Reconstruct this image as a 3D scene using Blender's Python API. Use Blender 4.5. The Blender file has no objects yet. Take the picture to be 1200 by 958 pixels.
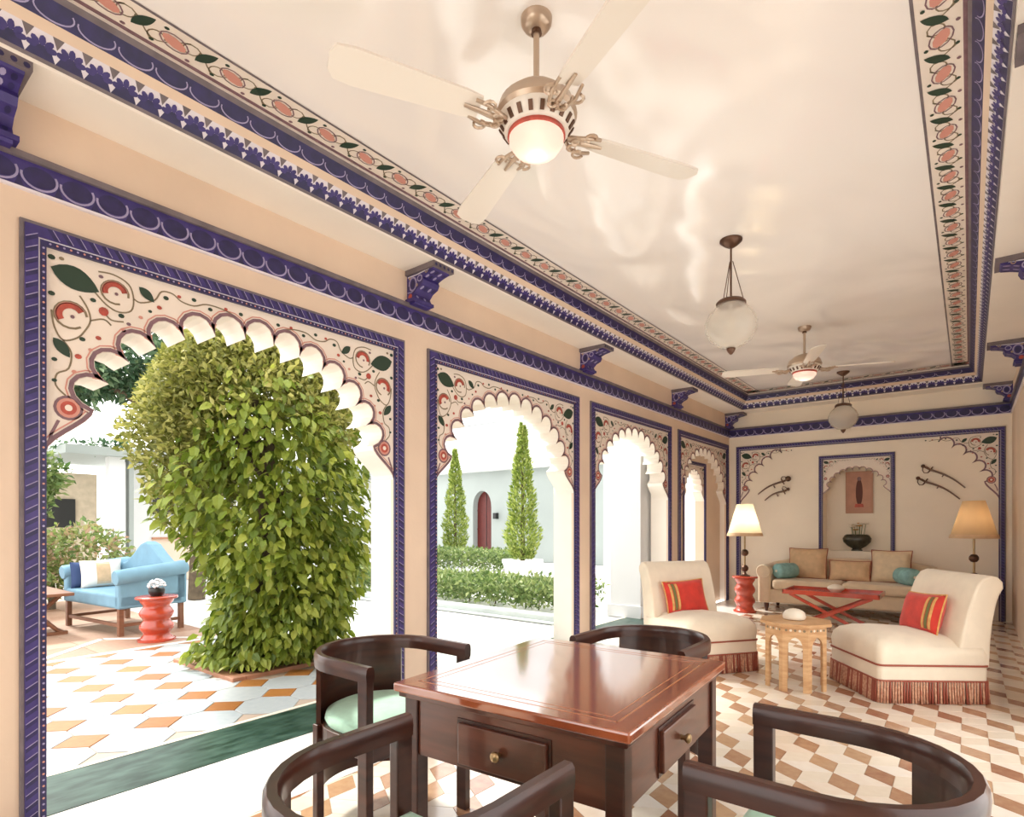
import bpy, bmesh, math, random
from mathutils import Vector, Matrix
from mathutils.geometry import tessellate_polygon
random.seed(7)
PI = math.pi
scene = bpy.context.scene
C = scene.collection

# ------------------------------------------------------------------ camera
YAW = math.radians(38.3)
cam_d = bpy.data.cameras.new('camera')
cam = bpy.data.objects.new('camera', cam_d)
C.objects.link(cam)
cam.location = (0, 0, 1.25)
cam.rotation_euler = (PI / 2, 0, YAW)
cam_d.sensor_width = 36.0
cam_d.lens = 679.0 / 1200.0 * 36.0
cam_d.shift_y = (613.0 - 479.0) / 1200.0
cam_d.clip_start = 0.02
scene.camera = cam

# ------------------------------------------------------------------ sky, sun, exposure
world = bpy.data.worlds.new('bright_hazy_sky')
scene.world = world
world.use_nodes = True
wn = world.node_tree
wn.nodes.clear()
w_out = wn.nodes.new('ShaderNodeOutputWorld')
w_bg = wn.nodes.new('ShaderNodeBackground')
w_bg.inputs[0].default_value = (1.0, 0.985, 0.96, 1)
w_bg.inputs[1].default_value = 3.0
wn.links.new(w_bg.outputs[0], w_out.inputs[0])

sun_d = bpy.data.lights.new('hazy_sun', 'SUN')
sun = bpy.data.objects.new('hazy_sun', sun_d)
C.objects.link(sun)
sun_d.energy = 5.0
sun_d.angle = math.radians(9)
sun_d.color = (1.0, 0.95, 0.86)
sun.rotation_euler = Vector((-0.72, -0.02, 0.80)).to_track_quat('Z', 'Y').to_euler()

vs = scene.view_settings
vs.view_transform = 'Standard'
vs.look = 'None'
vs.gamma = 1.0
vs.use_curve_mapping = False
vs.exposure = 0.16
scene.cycles.max_bounces = 14
scene.cycles.diffuse_bounces = 8

# ------------------------------------------------------------------ materials
MATS = {}
def mat(name, col, rough=0.6, metal=0.0, var=0.0, scale=8.0, bump=0.0, bscale=40.0, coat=0.0, col2=None,
        trans=0.0, sheen=0.0, stretch=None, emit=None, spec=0.5, cior=1.5):
    if name in MATS:
        return MATS[name]
    m = bpy.data.materials.new(name)
    m.use_nodes = True
    nt = m.node_tree
    b = nt.nodes['Principled BSDF']
    b.inputs['Base Color'].default_value = (*col, 1)
    b.inputs['Roughness'].default_value = rough
    b.inputs['Metallic'].default_value = metal
    b.inputs['Coat Weight'].default_value = coat
    b.inputs['Coat Roughness'].default_value = 0.08
    b.inputs['Coat IOR'].default_value = cior
    b.inputs['Transmission Weight'].default_value = trans
    b.inputs['Sheen Weight'].default_value = sheen
    b.inputs['Specular IOR Level'].default_value = spec
    if emit:
        b.inputs['Emission Color'].default_value = (*emit[:3], 1)
        b.inputs['Emission Strength'].default_value = emit[3]
    tc = nt.nodes.new('ShaderNodeTexCoord')
    mp = nt.nodes.new('ShaderNodeMapping')
    nt.links.new(tc.outputs['Object'], mp.inputs[0])
    if stretch:
        mp.inputs['Scale'].default_value = stretch
    if var > 0 or col2:
        n = nt.nodes.new('ShaderNodeTexNoise')
        n.inputs['Scale'].default_value = scale
        n.inputs['Detail'].default_value = 4
        nt.links.new(mp.outputs[0], n.inputs[0])
        r = nt.nodes.new('ShaderNodeValToRGB')
        c2 = col2 if col2 else tuple(min(1, c * (1 + var)) for c in col)
        c1 = col if col2 else tuple(c * (1 - var) for c in col)
        r.color_ramp.elements[0].position = 0.32
        r.color_ramp.elements[1].position = 0.68
        r.color_ramp.elements[0].color = (*c1, 1)
        r.color_ramp.elements[1].color = (*c2, 1)
        nt.links.new(n.outputs[0], r.inputs[0])
        nt.links.new(r.outputs[0], b.inputs['Base Color'])
    if bump > 0:
        n2 = nt.nodes.new('ShaderNodeTexNoise')
        n2.inputs['Scale'].default_value = bscale
        n2.inputs['Detail'].default_value = 3
        nt.links.new(mp.outputs[0], n2.inputs[0])
        bp = nt.nodes.new('ShaderNodeBump')
        bp.inputs['Strength'].default_value = bump
        bp.inputs['Distance'].default_value = 0.02
        nt.links.new(n2.outputs[0], bp.inputs['Height'])
        nt.links.new(bp.outputs[0], b.inputs['Normal'])
    MATS[name] = m
    return m

def leafmat(name, c1, c2, c3=None, scale=5.0):
    """two-sided leaf with a little translucency; colour differs from leaf patch to leaf patch"""
    m = bpy.data.materials.new(name)
    m.use_nodes = True
    nt = m.node_tree
    b = nt.nodes['Principled BSDF']
    b.inputs['Roughness'].default_value = 0.5
    geo = nt.nodes.new('ShaderNodeNewGeometry')
    r = nt.nodes.new('ShaderNodeValToRGB')
    r.color_ramp.elements[0].color = (*c1, 1)
    r.color_ramp.elements[1].color = (*c2, 1)
    if c3:
        e = r.color_ramp.elements.new(0.5)
        e.color = (*c3, 1)
    nt.links.new(geo.outputs['Random Per Island'], r.inputs[0])
    nt.links.new(r.outputs[0], b.inputs['Base Color'])
    tr = nt.nodes.new('ShaderNodeBsdfTranslucent')
    nt.links.new(r.outputs[0], tr.inputs[0])
    mx = nt.nodes.new('ShaderNodeMixShader')
    mx.inputs[0].default_value = 0.35
    nt.links.new(b.outputs[0], mx.inputs[1])
    nt.links.new(tr.outputs[0], mx.inputs[2])
    nt.links.new(mx.outputs[0], nt.nodes['Material Output'].inputs[0])
    MATS[name] = m
    return m

CREAM = mat('cream_limewash', (0.74, 0.58, 0.445), 0.55, var=0.05, scale=2.0, bump=0.05)
WHITEWALL = mat('white_plaster', (0.86, 0.80, 0.72), 0.5, var=0.03, scale=2.0, bump=0.05)
SPANDREL = mat('pale_painted_plaster', (0.80, 0.71, 0.62), 0.45, var=0.04, scale=4.0)
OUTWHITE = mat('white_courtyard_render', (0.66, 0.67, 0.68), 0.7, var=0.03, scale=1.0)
OUTGREY = mat('shaded_grey_render', (0.31, 0.345, 0.335), 0.7, var=0.04, scale=1.0)  # darkened so the shade on the door facade sits in the colour
BLUE = mat('ultramarine_paint', (0.030, 0.019, 0.130), 0.45, col2=(0.055, 0.036, 0.20), scale=14.0)
NAVY = mat('navy_paint', (0.014, 0.011, 0.060), 0.45, col2=(0.026, 0.018, 0.11), scale=18.0)
LILAC = mat('lilac_paint', (0.36, 0.32, 0.52), 0.5, var=0.12, scale=20.0)
MAUVE = mat('mauve_line_paint', (0.20, 0.11, 0.13), 0.5, var=0.15, scale=25.0)
SLATE = mat('slate_moulding_paint', (0.16, 0.13, 0.14), 0.5, var=0.2, scale=12.0)
PALE = mat('pale_lilac_white_paint', (0.74, 0.70, 0.76), 0.5)
LEAFP = mat('bottle_green_paint', (0.016, 0.042, 0.022), 0.5)
REDP = mat('brick_red_paint', (0.42, 0.07, 0.045), 0.5, var=0.25, scale=30.0)
PINKP = mat('rose_paint', (0.62, 0.28, 0.22), 0.5)
VINEP = mat('olive_vine_paint', (0.22, 0.17, 0.10), 0.5)
WOOD = mat('dark_mahogany', (0.026, 0.0075, 0.005), 0.33, col2=(0.062, 0.018, 0.010), scale=5.0, stretch=(1, 1, 6), coat=0.2, spec=0.4)
TABLEWOOD = mat('polished_mahogany_top', (0.24, 0.055, 0.022), 0.14, col2=(0.36, 0.10, 0.04), scale=4.0, stretch=(1.2, 9, 1), coat=1.0, cior=1.8)
APRONWOOD = mat('red_brown_mahogany', (0.070, 0.020, 0.011), 0.28, col2=(0.13, 0.038, 0.020), scale=4.0, stretch=(1, 1, 7), coat=0.3)
INLAY = mat('inlay_line_wood', (0.44, 0.17, 0.07), 0.2, coat=0.6)
MINT = mat('mint_seat_fabric', (0.40, 0.66, 0.52), 0.8, var=0.06, scale=30, bump=0.15, bscale=300, sheen=0.2)
BRASS = mat('aged_brass', (0.42, 0.29, 0.15), 0.35, metal=0.9)
BRONZE = mat('dark_bronze', (0.13, 0.07, 0.045), 0.4, metal=0.7)
FABRIC = mat('cream_upholstery', (0.78, 0.68, 0.54), 0.85, var=0.04, scale=10, bump=0.15, bscale=260, sheen=0.3)
SOFAFAB = mat('oatmeal_sofa_fabric', (0.66, 0.52, 0.36), 0.85, var=0.06, scale=10, bump=0.15, bscale=260, sheen=0.3)
PILLOWTAN = mat('sand_pillow_fabric', (0.62, 0.43, 0.26), 0.85, var=0.1, scale=14, bump=0.15, bscale=260)
PILLOWPALE = mat('straw_pillow_fabric', (0.70, 0.56, 0.38), 0.85, var=0.08, scale=14, bump=0.15, bscale=260)
TEAL = mat('pale_teal_fabric', (0.24, 0.44, 0.43), 0.8, var=0.2, scale=14, bump=0.15, bscale=260)
REDFAB = mat('scarlet_pillow_fabric', (0.58, 0.035, 0.02), 0.8, var=0.15, scale=12, bump=0.15, bscale=260, sheen=0.2)
GOLDFAB = mat('ochre_stripe_fabric', (0.66, 0.36, 0.12), 0.8, var=0.15, scale=30)
OLIVEFAB = mat('olive_stripe_fabric', (0.16, 0.15, 0.05), 0.8)
PIPING = mat('russet_piping', (0.30, 0.07, 0.04), 0.7)
FRINGE = mat('russet_fringe', (0.42, 0.15, 0.09), 0.8, col2=(0.66, 0.40, 0.26), scale=60)
LACQ = mat('red_lacquer', (0.46, 0.055, 0.025), 0.25, var=0.2, scale=8, coat=0.5)
WARMWOOD = mat('honey_carved_wood', (0.50, 0.27, 0.12), 0.45, col2=(0.66, 0.42, 0.22), scale=9.0, stretch=(1, 1, 5))
BONEW = mat('bone_white', (0.80, 0.72, 0.60), 0.4)
SHADE = mat('parchment_shade', (0.72, 0.50, 0.27), 0.8, var=0.08, scale=9)
GREENMARBLE = mat('green_marble', (0.006, 0.026, 0.018), 0.3, col2=(0.05, 0.10, 0.08), scale=6.0, stretch=(3, 1, 1), spec=0.3)
WHITEMARBLE = mat('white_marble_paving', (0.80, 0.80, 0.78), 0.3, var=0.04, scale=1.5)
SOIL = mat('dark_soil', (0.07, 0.04, 0.025), 0.95, var=0.3, scale=20)
TERRA = mat('terracotta_edging', (0.42, 0.20, 0.12), 0.7, var=0.15, scale=8)
GROUT = mat('pale_grout', (0.62, 0.50, 0.40), 0.7)
FANW = mat('ivory_fan_enamel', (0.78, 0.72, 0.64), 0.3)
FANB = mat('champagne_fan_metal', (0.52, 0.40, 0.30), 0.3, metal=0.55)
def thin_glass(name, clear, col, rough, diffuse):
    '''thin-walled glass: part clear, part glossy, part milky'''
    m = bpy.data.materials.new(name); m.use_nodes = True; nt = m.node_tree
    b = nt.nodes['Principled BSDF']; b.inputs['Base Color'].default_value = (*col, 1); b.inputs['Roughness'].default_value = rough
    tl = nt.nodes.new('ShaderNodeBsdfTranslucent'); tl.inputs[0].default_value = (*col, 1)
    tp = nt.nodes.new('ShaderNodeBsdfTransparent'); tp.inputs[0].default_value = (0.97, 0.96, 0.94, 1)
    m1 = nt.nodes.new('ShaderNodeMixShader'); m1.inputs[0].default_value = diffuse
    m2 = nt.nodes.new('ShaderNodeMixShader'); m2.inputs[0].default_value = clear
    nt.links.new(b.outputs[0], m1.inputs[1]); nt.links.new(tl.outputs[0], m1.inputs[2])
    nt.links.new(m1.outputs[0], m2.inputs[1]); nt.links.new(tp.outputs[0], m2.inputs[2])
    nt.links.new(m2.outputs[0], nt.nodes['Material Output'].inputs[0])
    return m
FROST = thin_glass('frosted_glass', 0.25, (0.92, 0.90, 0.86), 0.25, 0.6)
BLUEFAB = mat('sky_blue_fabric', (0.17, 0.32, 0.43), 0.8, var=0.06, scale=8, bump=0.1, bscale=200)
DARKBLUEFAB = mat('navy_fabric', (0.03, 0.06, 0.16), 0.8)
TEAK = mat('brown_teak', (0.20, 0.085, 0.045), 0.45, var=0.2, scale=6, stretch=(1, 1, 5))
DOORRED = mat('oxblood_door_paint', (0.095, 0.010, 0.007), 0.5, var=0.15, scale=6)
BLACK = mat('matt_black', (0.012, 0.012, 0.012), 0.4)
STEEL = mat('dull_sword_steel', (0.20, 0.13, 0.10), 0.45, metal=0.5)
BARK = mat('brown_bark', (0.09, 0.065, 0.04), 0.9, var=0.3, scale=12, bump=0.4, bscale=20)
POTW = mat('white_planter', (0.78, 0.80, 0.82), 0.5, var=0.03)

# ceiling: polished, slightly wavy plaster that mirrors the bright courtyard
def ceiling_mat():
    m = bpy.data.materials.new('polished_wavy_ceiling')
    m.use_nodes = True
    nt = m.node_tree
    b = nt.nodes['Principled BSDF']
    b.inputs['Base Color'].default_value = (0.91, 0.865, 0.825, 1)
    b.inputs['Roughness'].default_value = 0.11
    b.inputs['IOR'].default_value = 1.7
    tc = nt.nodes.new('ShaderNodeTexCoord')
    mp = nt.nodes.new('ShaderNodeMapping')
    mp.inputs['Scale'].default_value = (0.8, 0.55, 1)
    mp.inputs['Rotation'].default_value = (0, 0, 0.6)
    nt.links.new(tc.outputs['Object'], mp.inputs[0])
    n = nt.nodes.new('ShaderNodeTexNoise')
    n.inputs['Scale'].default_value = 1.3
    n.inputs['Detail'].default_value = 1.5
    n.inputs['Distortion'].default_value = 0.6
    nt.links.new(mp.outputs[0], n.inputs[0])
    bp = nt.nodes.new('ShaderNodeBump')
    bp.inputs['Strength'].default_value = 0.5
    bp.inputs['Distance'].default_value = 0.16
    nt.links.new(n.outputs[0], bp.inputs['Height'])
    nt.links.new(bp.outputs[0], b.inputs['Normal'])
    return m
CEIL = ceiling_mat()

def tilemat(name, c1, c2, rough, ior=1.5):
    """stone tile: every tile (object or island) gets its own shade between c1 and c2, plus veining"""
    m = bpy.data.materials.new(name)
    m.use_nodes = True
    nt = m.node_tree
    b = nt.nodes['Principled BSDF']
    b.inputs['Roughness'].default_value = rough
    b.inputs['IOR'].default_value = ior
    geo = nt.nodes.new('ShaderNodeNewGeometry')
    oi = nt.nodes.new('ShaderNodeObjectInfo')
    ad = nt.nodes.new('ShaderNodeMath'); ad.operation = 'ADD'
    fr = nt.nodes.new('ShaderNodeMath'); fr.operation = 'FRACT'
    nt.links.new(geo.outputs['Random Per Island'], ad.inputs[0])
    nt.links.new(oi.outputs['Random'], ad.inputs[1])
    nt.links.new(ad.outputs[0], fr.inputs[0])
    tc = nt.nodes.new('ShaderNodeTexCoord')
    n = nt.nodes.new('ShaderNodeTexNoise')
    n.inputs['Scale'].default_value = 22
    n.inputs['Detail'].default_value = 4
    nt.links.new(geo.outputs['Position'], n.inputs[0])
    a2 = nt.nodes.new('ShaderNodeMath'); a2.operation = 'MULTIPLY_ADD'
    a2.inputs[1].default_value = 0.9; a2.inputs[2].default_value = -0.45
    nt.links.new(n.outputs[0], a2.inputs[0])
    a3 = nt.nodes.new('ShaderNodeMath'); a3.operation = 'ADD'; a3.use_clamp = True
    nt.links.new(fr.outputs[0], a3.inputs[0])
    nt.links.new(a2.outputs[0], a3.inputs[1])
    r = nt.nodes.new('ShaderNodeValToRGB')
    r.color_ramp.elements[0].color = (*c1, 1)
    r.color_ramp.elements[1].color = (*c2, 1)
    nt.links.new(a3.outputs[0], r.inputs[0])
    nt.links.new(r.outputs[0], b.inputs['Base Color'])
    return m
TILE_DARK = tilemat('tan_and_russet_stone', (0.30, 0.135, 0.08), (0.52, 0.34, 0.20), 0.13, 1.7)
TILE_A = tilemat('ivory_stone', (0.70, 0.60, 0.48), (0.80, 0.73, 0.62), 0.12, 1.7)
TILE_B = tilemat('pale_cream_stone', (0.74, 0.62, 0.50), (0.80, 0.74, 0.66), 0.12, 1.7)
TILE_OCT = tilemat('pale_blue_paver', (0.30, 0.36, 0.41), (0.46, 0.49, 0.50), 0.4)
TILE_SQ = tilemat('ochre_paver', (0.27, 0.095, 0.014), (0.40, 0.17, 0.045), 0.45)
TILE_TERR = tilemat('rose_brown_paver', (0.30, 0.16, 0.10), (0.42, 0.27, 0.19), 0.5)

# ------------------------------------------------------------------ mesh helpers
class MB:
    def __init__(s):
        s.v = []; s.f = []; s.m = []
    def add(s, vs_, fs, mi=0, M=None):
        o = len(s.v)
        for p in vs_:
            p = Vector(p)
            s.v.append(tuple(M @ p) if M else tuple(p))
        for f in fs:
            s.f.append([i + o for i in f]); s.m.append(mi)
        return s
    def box(s, x0, x1, y0, y1, z0, z1, mi=0, M=None):
        vs_ = [(x, y, z) for z in (z0, z1) for y in (y0, y1) for x in (x0, x1)]
        return s.add(vs_, [(0, 2, 3, 1), (4, 5, 7, 6), (0, 1, 5, 4), (2, 6, 7, 3), (0, 4, 6, 2), (1, 3, 7, 5)], mi, M)
    def lathe(s, prof, seg=24, c=(0, 0, 0), mi=0, M=None, sx=1.0, sy=1.0):
        vs_ = []; fs = []
        n = len(prof)
        for r, z in prof:
            for k in range(seg):
                a = 2 * PI * k / seg
                vs_.append((c[0] + r * sx * math.cos(a), c[1] + r * sy * math.sin(a), c[2] + z))
        for i in range(n - 1):
            for k in range(seg):
                k2 = (k + 1) % seg
                fs.append((i * seg + k, i * seg + k2, (i + 1) * seg + k2, (i + 1) * seg + k))
        if prof[0][0] > 1e-5: fs.append(tuple(range(seg - 1, -1, -1)))
        if prof[-1][0] > 1e-5: fs.append(tuple((n - 1) * seg + k for k in range(seg)))
        return s.add(vs_, fs, mi, M)
    def tube(s, pts, r, seg=8, mi=0, M=None):
        pts = [Vector(p) for p in pts]
        n = len(pts)
        rr = r if isinstance(r, (list, tuple)) else [r] * n
        vs_ = []; fs = []
        up = None
        for i, p in enumerate(pts):
            t = (pts[min(i + 1, n - 1)] - pts[max(i - 1, 0)]).normalized()
            if up is None:
                up = Vector((0, 0, 1)) if abs(t.z) < 0.9 else Vector((1, 0, 0))
            a = t.cross(up).normalized(); b = a.cross(t).normalized(); up = b
            for k in range(seg):
                g = 2 * PI * k / seg
                vs_.append(p + (a * math.cos(g) + b * math.sin(g)) * rr[i])
        for i in range(n - 1):
            for k in range(seg):
                k2 = (k + 1) % seg
                fs.append((i * seg + k, (i + 1) * seg + k, (i + 1) * seg + k2, i * seg + k2))
        fs.append(tuple(range(seg))); fs.append(tuple((n - 1) * seg + k for k in range(seg - 1, -1, -1)))
        return s.add(vs_, fs, mi, M)
    def sweep(s, pts, sec, mi=0, M=None, closed=False):
        """section (a, b): a along the horizontal left-normal of the path, b along z"""
        pts = [Vector(p) for p in pts]; n = len(pts); k = len(sec)
        vs_ = []; fs = []
        for i, p in enumerate(pts):
            if closed: t = pts[(i + 1) % n] - pts[i - 1]
            else: t = pts[min(i + 1, n - 1)] - pts[max(i - 1, 0)]
            nrm = Vector((-t.y, t.x, 0)).normalized()
            for a, b in sec: vs_.append(p + nrm * a + Vector((0, 0, b)))
        for i in range(n if closed else n - 1):
            i2 = (i + 1) % n
            for j in range(k):
                j2 = (j + 1) % k
                fs.append((i * k + j, i2 * k + j, i2 * k + j2, i * k + j2))
        if not closed:
            fs.append(tuple(range(k))); fs.append(tuple((n - 1) * k + j for j in range(k - 1, -1, -1)))
        return s.add(vs_, fs, mi, M)
    def prism(s, poly, O, U, V, N, depth, mi=0, side=True, base=0.0):
        """polygon in the (U, V) plane at O, extruded along N from base to depth"""
        O, U, V, N = Vector(O), Vector(U), Vector(V), Vector(N)
        tri = tessellate_polygon([[Vector((a, b, 0)) for a, b in poly]])
        n = len(poly)
        top = [O + U * a + V * b + N * depth for a, b in poly]
        flip = U.cross(V).dot(N) < 0
        def fix(t):
            (ax, ay), (bx, by), (cx_, cy_) = [poly[i] for i in t]
            ccw = (bx - ax) * (cy_ - ay) - (by - ay) * (cx_ - ax) > 0
            return tuple(t) if ccw != flip else tuple(reversed(t))
        fs = [fix(t) for t in tri]
        if not side:
            return s.add(top, fs, mi)
        bot = [O + U * a + V * b + N * base for a, b in poly]
        fs += [tuple(i + n for i in reversed(f)) for f in list(fs)]
        area = sum(poly[i][0] * poly[(i + 1) % n][1] - poly[(i + 1) % n][0] * poly[i][1] for i in range(n))
        for i in range(n):
            j = (i + 1) % n
            q = (i, i + n, j + n, j)
            fs.append(q if (area > 0) != flip else tuple(reversed(q)))
        return s.add(top + bot, fs, mi)
    def build(s, name, mats, parent=None, smooth=None, bevel=0.0, subsurf=0, bseg=2):
        me = bpy.data.meshes.new(name)
        me.from_pydata(s.v, [], s.f)
        for m in (mats if isinstance(mats, (list, tuple)) else [mats]):
            me.materials.append(m)
        if any(s.m): me.polygons.foreach_set('material_index', s.m)
        if smooth is not None:
            me.polygons.foreach_set('use_smooth', [True] * len(me.polygons))
            if smooth < 180: me.set_sharp_from_angle(angle=math.radians(smooth))
        me.update()
        o = bpy.data.objects.new(name, me)
        C.objects.link(o)
        if parent: o.parent = parent
        if bevel > 0:
            b = o.modifiers.new('bevel', 'BEVEL'); b.width = bevel; b.segments = bseg; b.limit_method = 'ANGLE'
            b.angle_limit = math.radians(40)
        if subsurf:
            ss = o.modifiers.new('subsurf', 'SUBSURF'); ss.levels = subsurf; ss.render_levels = subsurf
        return o

def thing(name, label, cat, loc=(0, 0, 0), rz=0.0, group=None):
    o = bpy.data.objects.new(name, None)
    o.empty_display_size = 0.1
    C.objects.link(o)
    o.location = loc; o.rotation_euler = (0, 0, rz)
    o['label'] = label; o['category'] = cat
    if group: o['group'] = group
    return o
def tag(o, label, cat, group=None, kind=None):
    o['label'] = label; o['category'] = cat
    if group: o['group'] = group
    if kind: o['kind'] = kind
    return o
def struct(o, label=None):
    o['kind'] = 'structure'
    if label: o['label'] = label
    return o
def dup(o, parent=None):
    c = o.copy(); C.objects.link(c)
    if parent: c.parent = parent
    for ch in list(o.children): dup(ch, c)
    return c
def place(o, loc, rz, label, group=None):
    o.location = loc; o.rotation_euler = (0, 0, rz); o['label'] = label
    if group: o['group'] = group
    return o

def ell(cx, cy, a, b, n=16, rot=0.0, a0=0.0, a1=2 * PI):
    out = []
    full = abs(a1 - a0 - 2 * PI) < 1e-6
    for k in range(n if full else n + 1):
        t = a0 + (a1 - a0) * k / n
        x, y = a * math.cos(t), b * math.sin(t)
        out.append((cx + x * math.cos(rot) - y * math.sin(rot), cy + x * math.sin(rot) + y * math.cos(rot)))
    return out

class Paint:
    """flat painted ornament laid 1-3 mm proud of a surface"""
    def __init__(s, O, U, V, N, off=0.0015):
        s.mb = MB(); s.O, s.U, s.V, s.N = Vector(O), Vector(U), Vector(V), Vector(N); s.off = off
        s.mats = []
    def mi(s, m):
        if m not in s.mats: s.mats.append(m)
        return s.mats.index(m)
    def poly(s, pts, m, lay=0):
        s.mb.prism(pts, s.O, s.U, s.V, s.N, s.off + 0.0008 * lay, s.mi(m), side=False)
    def stroke(s, pts, w, m, lay=0):
        n = len(pts); L = []; R = []
        for i in range(n):
            x0, y0 = pts[max(i - 1, 0)]; x1, y1 = pts[min(i + 1, n - 1)]
            dx, dy = x1 - x0, y1 - y0; l = math.hypot(dx, dy) or 1
            nx, ny = -dy / l * w / 2, dx / l * w / 2
            L.append((pts[i][0] + nx, pts[i][1] + ny)); R.append((pts[i][0] - nx, pts[i][1] - ny))
        k = s.mi(m); d = s.off + 0.0008 * lay
        P = lambda p: s.O + s.U * p[0] + s.V * p[1] + s.N * d
        flip = s.U.cross(s.V).dot(s.N) < 0
        for i in range(n - 1):
            q = [P(R[i]), P(R[i + 1]), P(L[i + 1]), P(L[i])]
            if flip: q.reverse()
            s.mb.add(q, [(0, 1, 2, 3)], k)
    def ring(s, cx, cy, a, b, w, m, lay=0, n=14, rot=0, a0=0, a1=2 * PI):
        p = ell(cx, cy, a, b, n, rot, a0, a1)
        if abs(a1 - a0 - 2 * PI) < 1e-6: p = p + [p[0]]
        s.stroke(p, w, m, lay)
    def build(s, name, parent=None):
        return s.mb.build(name, s.mats, parent)

# ================================================================== THE ROOM
LX, RX, BY, FY = -3.08, 0.42, 9.62, -2.30       # inner faces of the four walls
WT = 0.24                                       # wall thickness
ZS, ZC = 3.0, 3.23                              # soffit under the cornice, main ceiling
BAY, Y0 = 2.29, 0.615                           # arcade rhythm along the left wall
ARW, FT = 2.07, 2.51                            # frame outer width, frame top
FW = 0.088                                      # frame width

# ---- floor of tumbling-block tiles
S_ = 0.1435
EX, EY = S_ * math.cos(PI / 6), S_ * 0.5
fl = struct(MB().box(LX - 0.02, RX + 0.02, FY, BY + 0.02, -0.06, -0.004).build('floor', GROUT), 'stone floor inlaid with tumbling-block tiles')
def rhomb_pts(kind):
    if kind == 0: p = [(0, 0), (EX, -EY), (EX, -EY + S_), (0, S_)]          # coloured side
    elif kind == 1: p = [(0, 0), (0, S_), (-EX, S_ - EY), (-EX, -EY)]       # pale side
    else: p = [(0, 0), (-EX, -EY), (0, -2 * EY), (EX, -EY)]                 # lid
    cx = sum(a for a, b in p) / 4; cy = sum(b for a, b in p) / 4
    return p, cx, cy
def tile_geo(pts, top=0.0, bot=-0.006, g=0.0012, bev=0.0012):
    n = len(pts); cx = sum(p[0] for p in pts) / n; cy = sum(p[1] for p in pts) / n
    def shrink(d):
        out = []
        for x, y in pts:
            l = math.hypot(x - cx, y - cy)
            out.append((cx + (x - cx) * (1 - d / l), cy + (y - cy) * (1 - d / l)))
        return out
    a, b = shrink(g), shrink(g + bev)
    v = [(x, y, bot) for x, y in a] + [(x, y, top - bev * 0.6) for x, y in a] + [(x, y, top) for x, y in b]
    f = [tuple(2 * n + i for i in range(n))]
    for i in range(n):
        j = (i + 1) % n
        f += [(i, j, n + j, n + i), (n + i, n + j, 2 * n + j, 2 * n + i)]
    return v, f
def cam_px(x, y, z):
    d = -x * math.sin(YAW) + y * math.cos(YAW)
    u = x * math.cos(YAW) + y * math.sin(YAW)
    if d < 0.2: return None
    return 600 + 679 * u / d, 613 - 679 * (z - 1.25) / d, d
cells = []
nrow = int((BY - FY) / (1.5 * S_)) + 2
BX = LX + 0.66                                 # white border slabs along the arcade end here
ncol = int((RX - BX) / (2 * EX)) + 3
for r in range(-1, nrow):
    for c in range(-1, ncol):
        ox = BX + c * 2 * EX + (EX if r % 2 else 0) + 0.02
        oy = FY + r * 1.5 * S_ + 0.045
        for kd in range(3):
            p, cx, cy = rhomb_pts(kd)
            w = [(ox + a, oy + b) for a, b in p]
            if any(not (BX - 0.001 < a < RX + 0.001 and FY < b < BY) for a, b in w):
                cl = [(min(max(a, BX), RX), min(max(b, FY), BY)) for a, b in w]
                ar = abs(sum(cl[i][0] * cl[(i + 1) % 4][1] - cl[(i + 1) % 4][0] * cl[i][1] for i in range(4))) / 2
                if ar < 0.0015: continue
                cells.append((1e9, kd, ox, oy, cl)); continue
            q = cam_px(ox + cx, oy + cy, 0)
            hid = (-1.45 < ox < -0.55 and 1.1 < oy < 2.3) or oy < 1.9
            sc = q[2] if q and 0 < q[0] < 1200 and q[1] < 960 and not hid else 1e8
            cells.append((sc, kd, ox, oy, None))
cells.sort(key=lambda t: t[0])
TM = [TILE_DARK, TILE_A, TILE_B]
proto = []
for kd in range(3):
    v, f = tile_geo(rhomb_pts(kd)[0])
    me = bpy.data.meshes.new('floor_tile'); me.from_pydata(v, [], f); me.materials.append(TM[kd]); proto.append(me)
rest = MB()
nind = 0
for sc, kd, ox, oy, cl in cells:
    if cl is None and nind < 300 and sc < 1e8:
        o = bpy.data.objects.new('floor_tile', proto[kd]); C.objects.link(o); o.location = (ox, oy, 0); o.parent = fl; nind += 1
    else:
        v, f = tile_geo(cl if cl else [(ox + a, oy + b) for a, b in rhomb_pts(kd)[0]])
        rest.add(v, f, kd)
o = rest.build('floor_tile_field', TM, fl); o['kind'] = 'stuff'
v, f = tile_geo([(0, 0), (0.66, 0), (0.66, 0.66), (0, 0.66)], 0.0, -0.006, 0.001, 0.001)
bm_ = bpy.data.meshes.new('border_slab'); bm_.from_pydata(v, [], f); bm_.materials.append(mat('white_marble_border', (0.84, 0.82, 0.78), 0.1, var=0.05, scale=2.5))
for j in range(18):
    o = bpy.data.objects.new('border_slab', bm_); C.objects.link(o); o.parent = fl; o.location = (LX, FY + 0.02 + 0.66 * j, 0)

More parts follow.
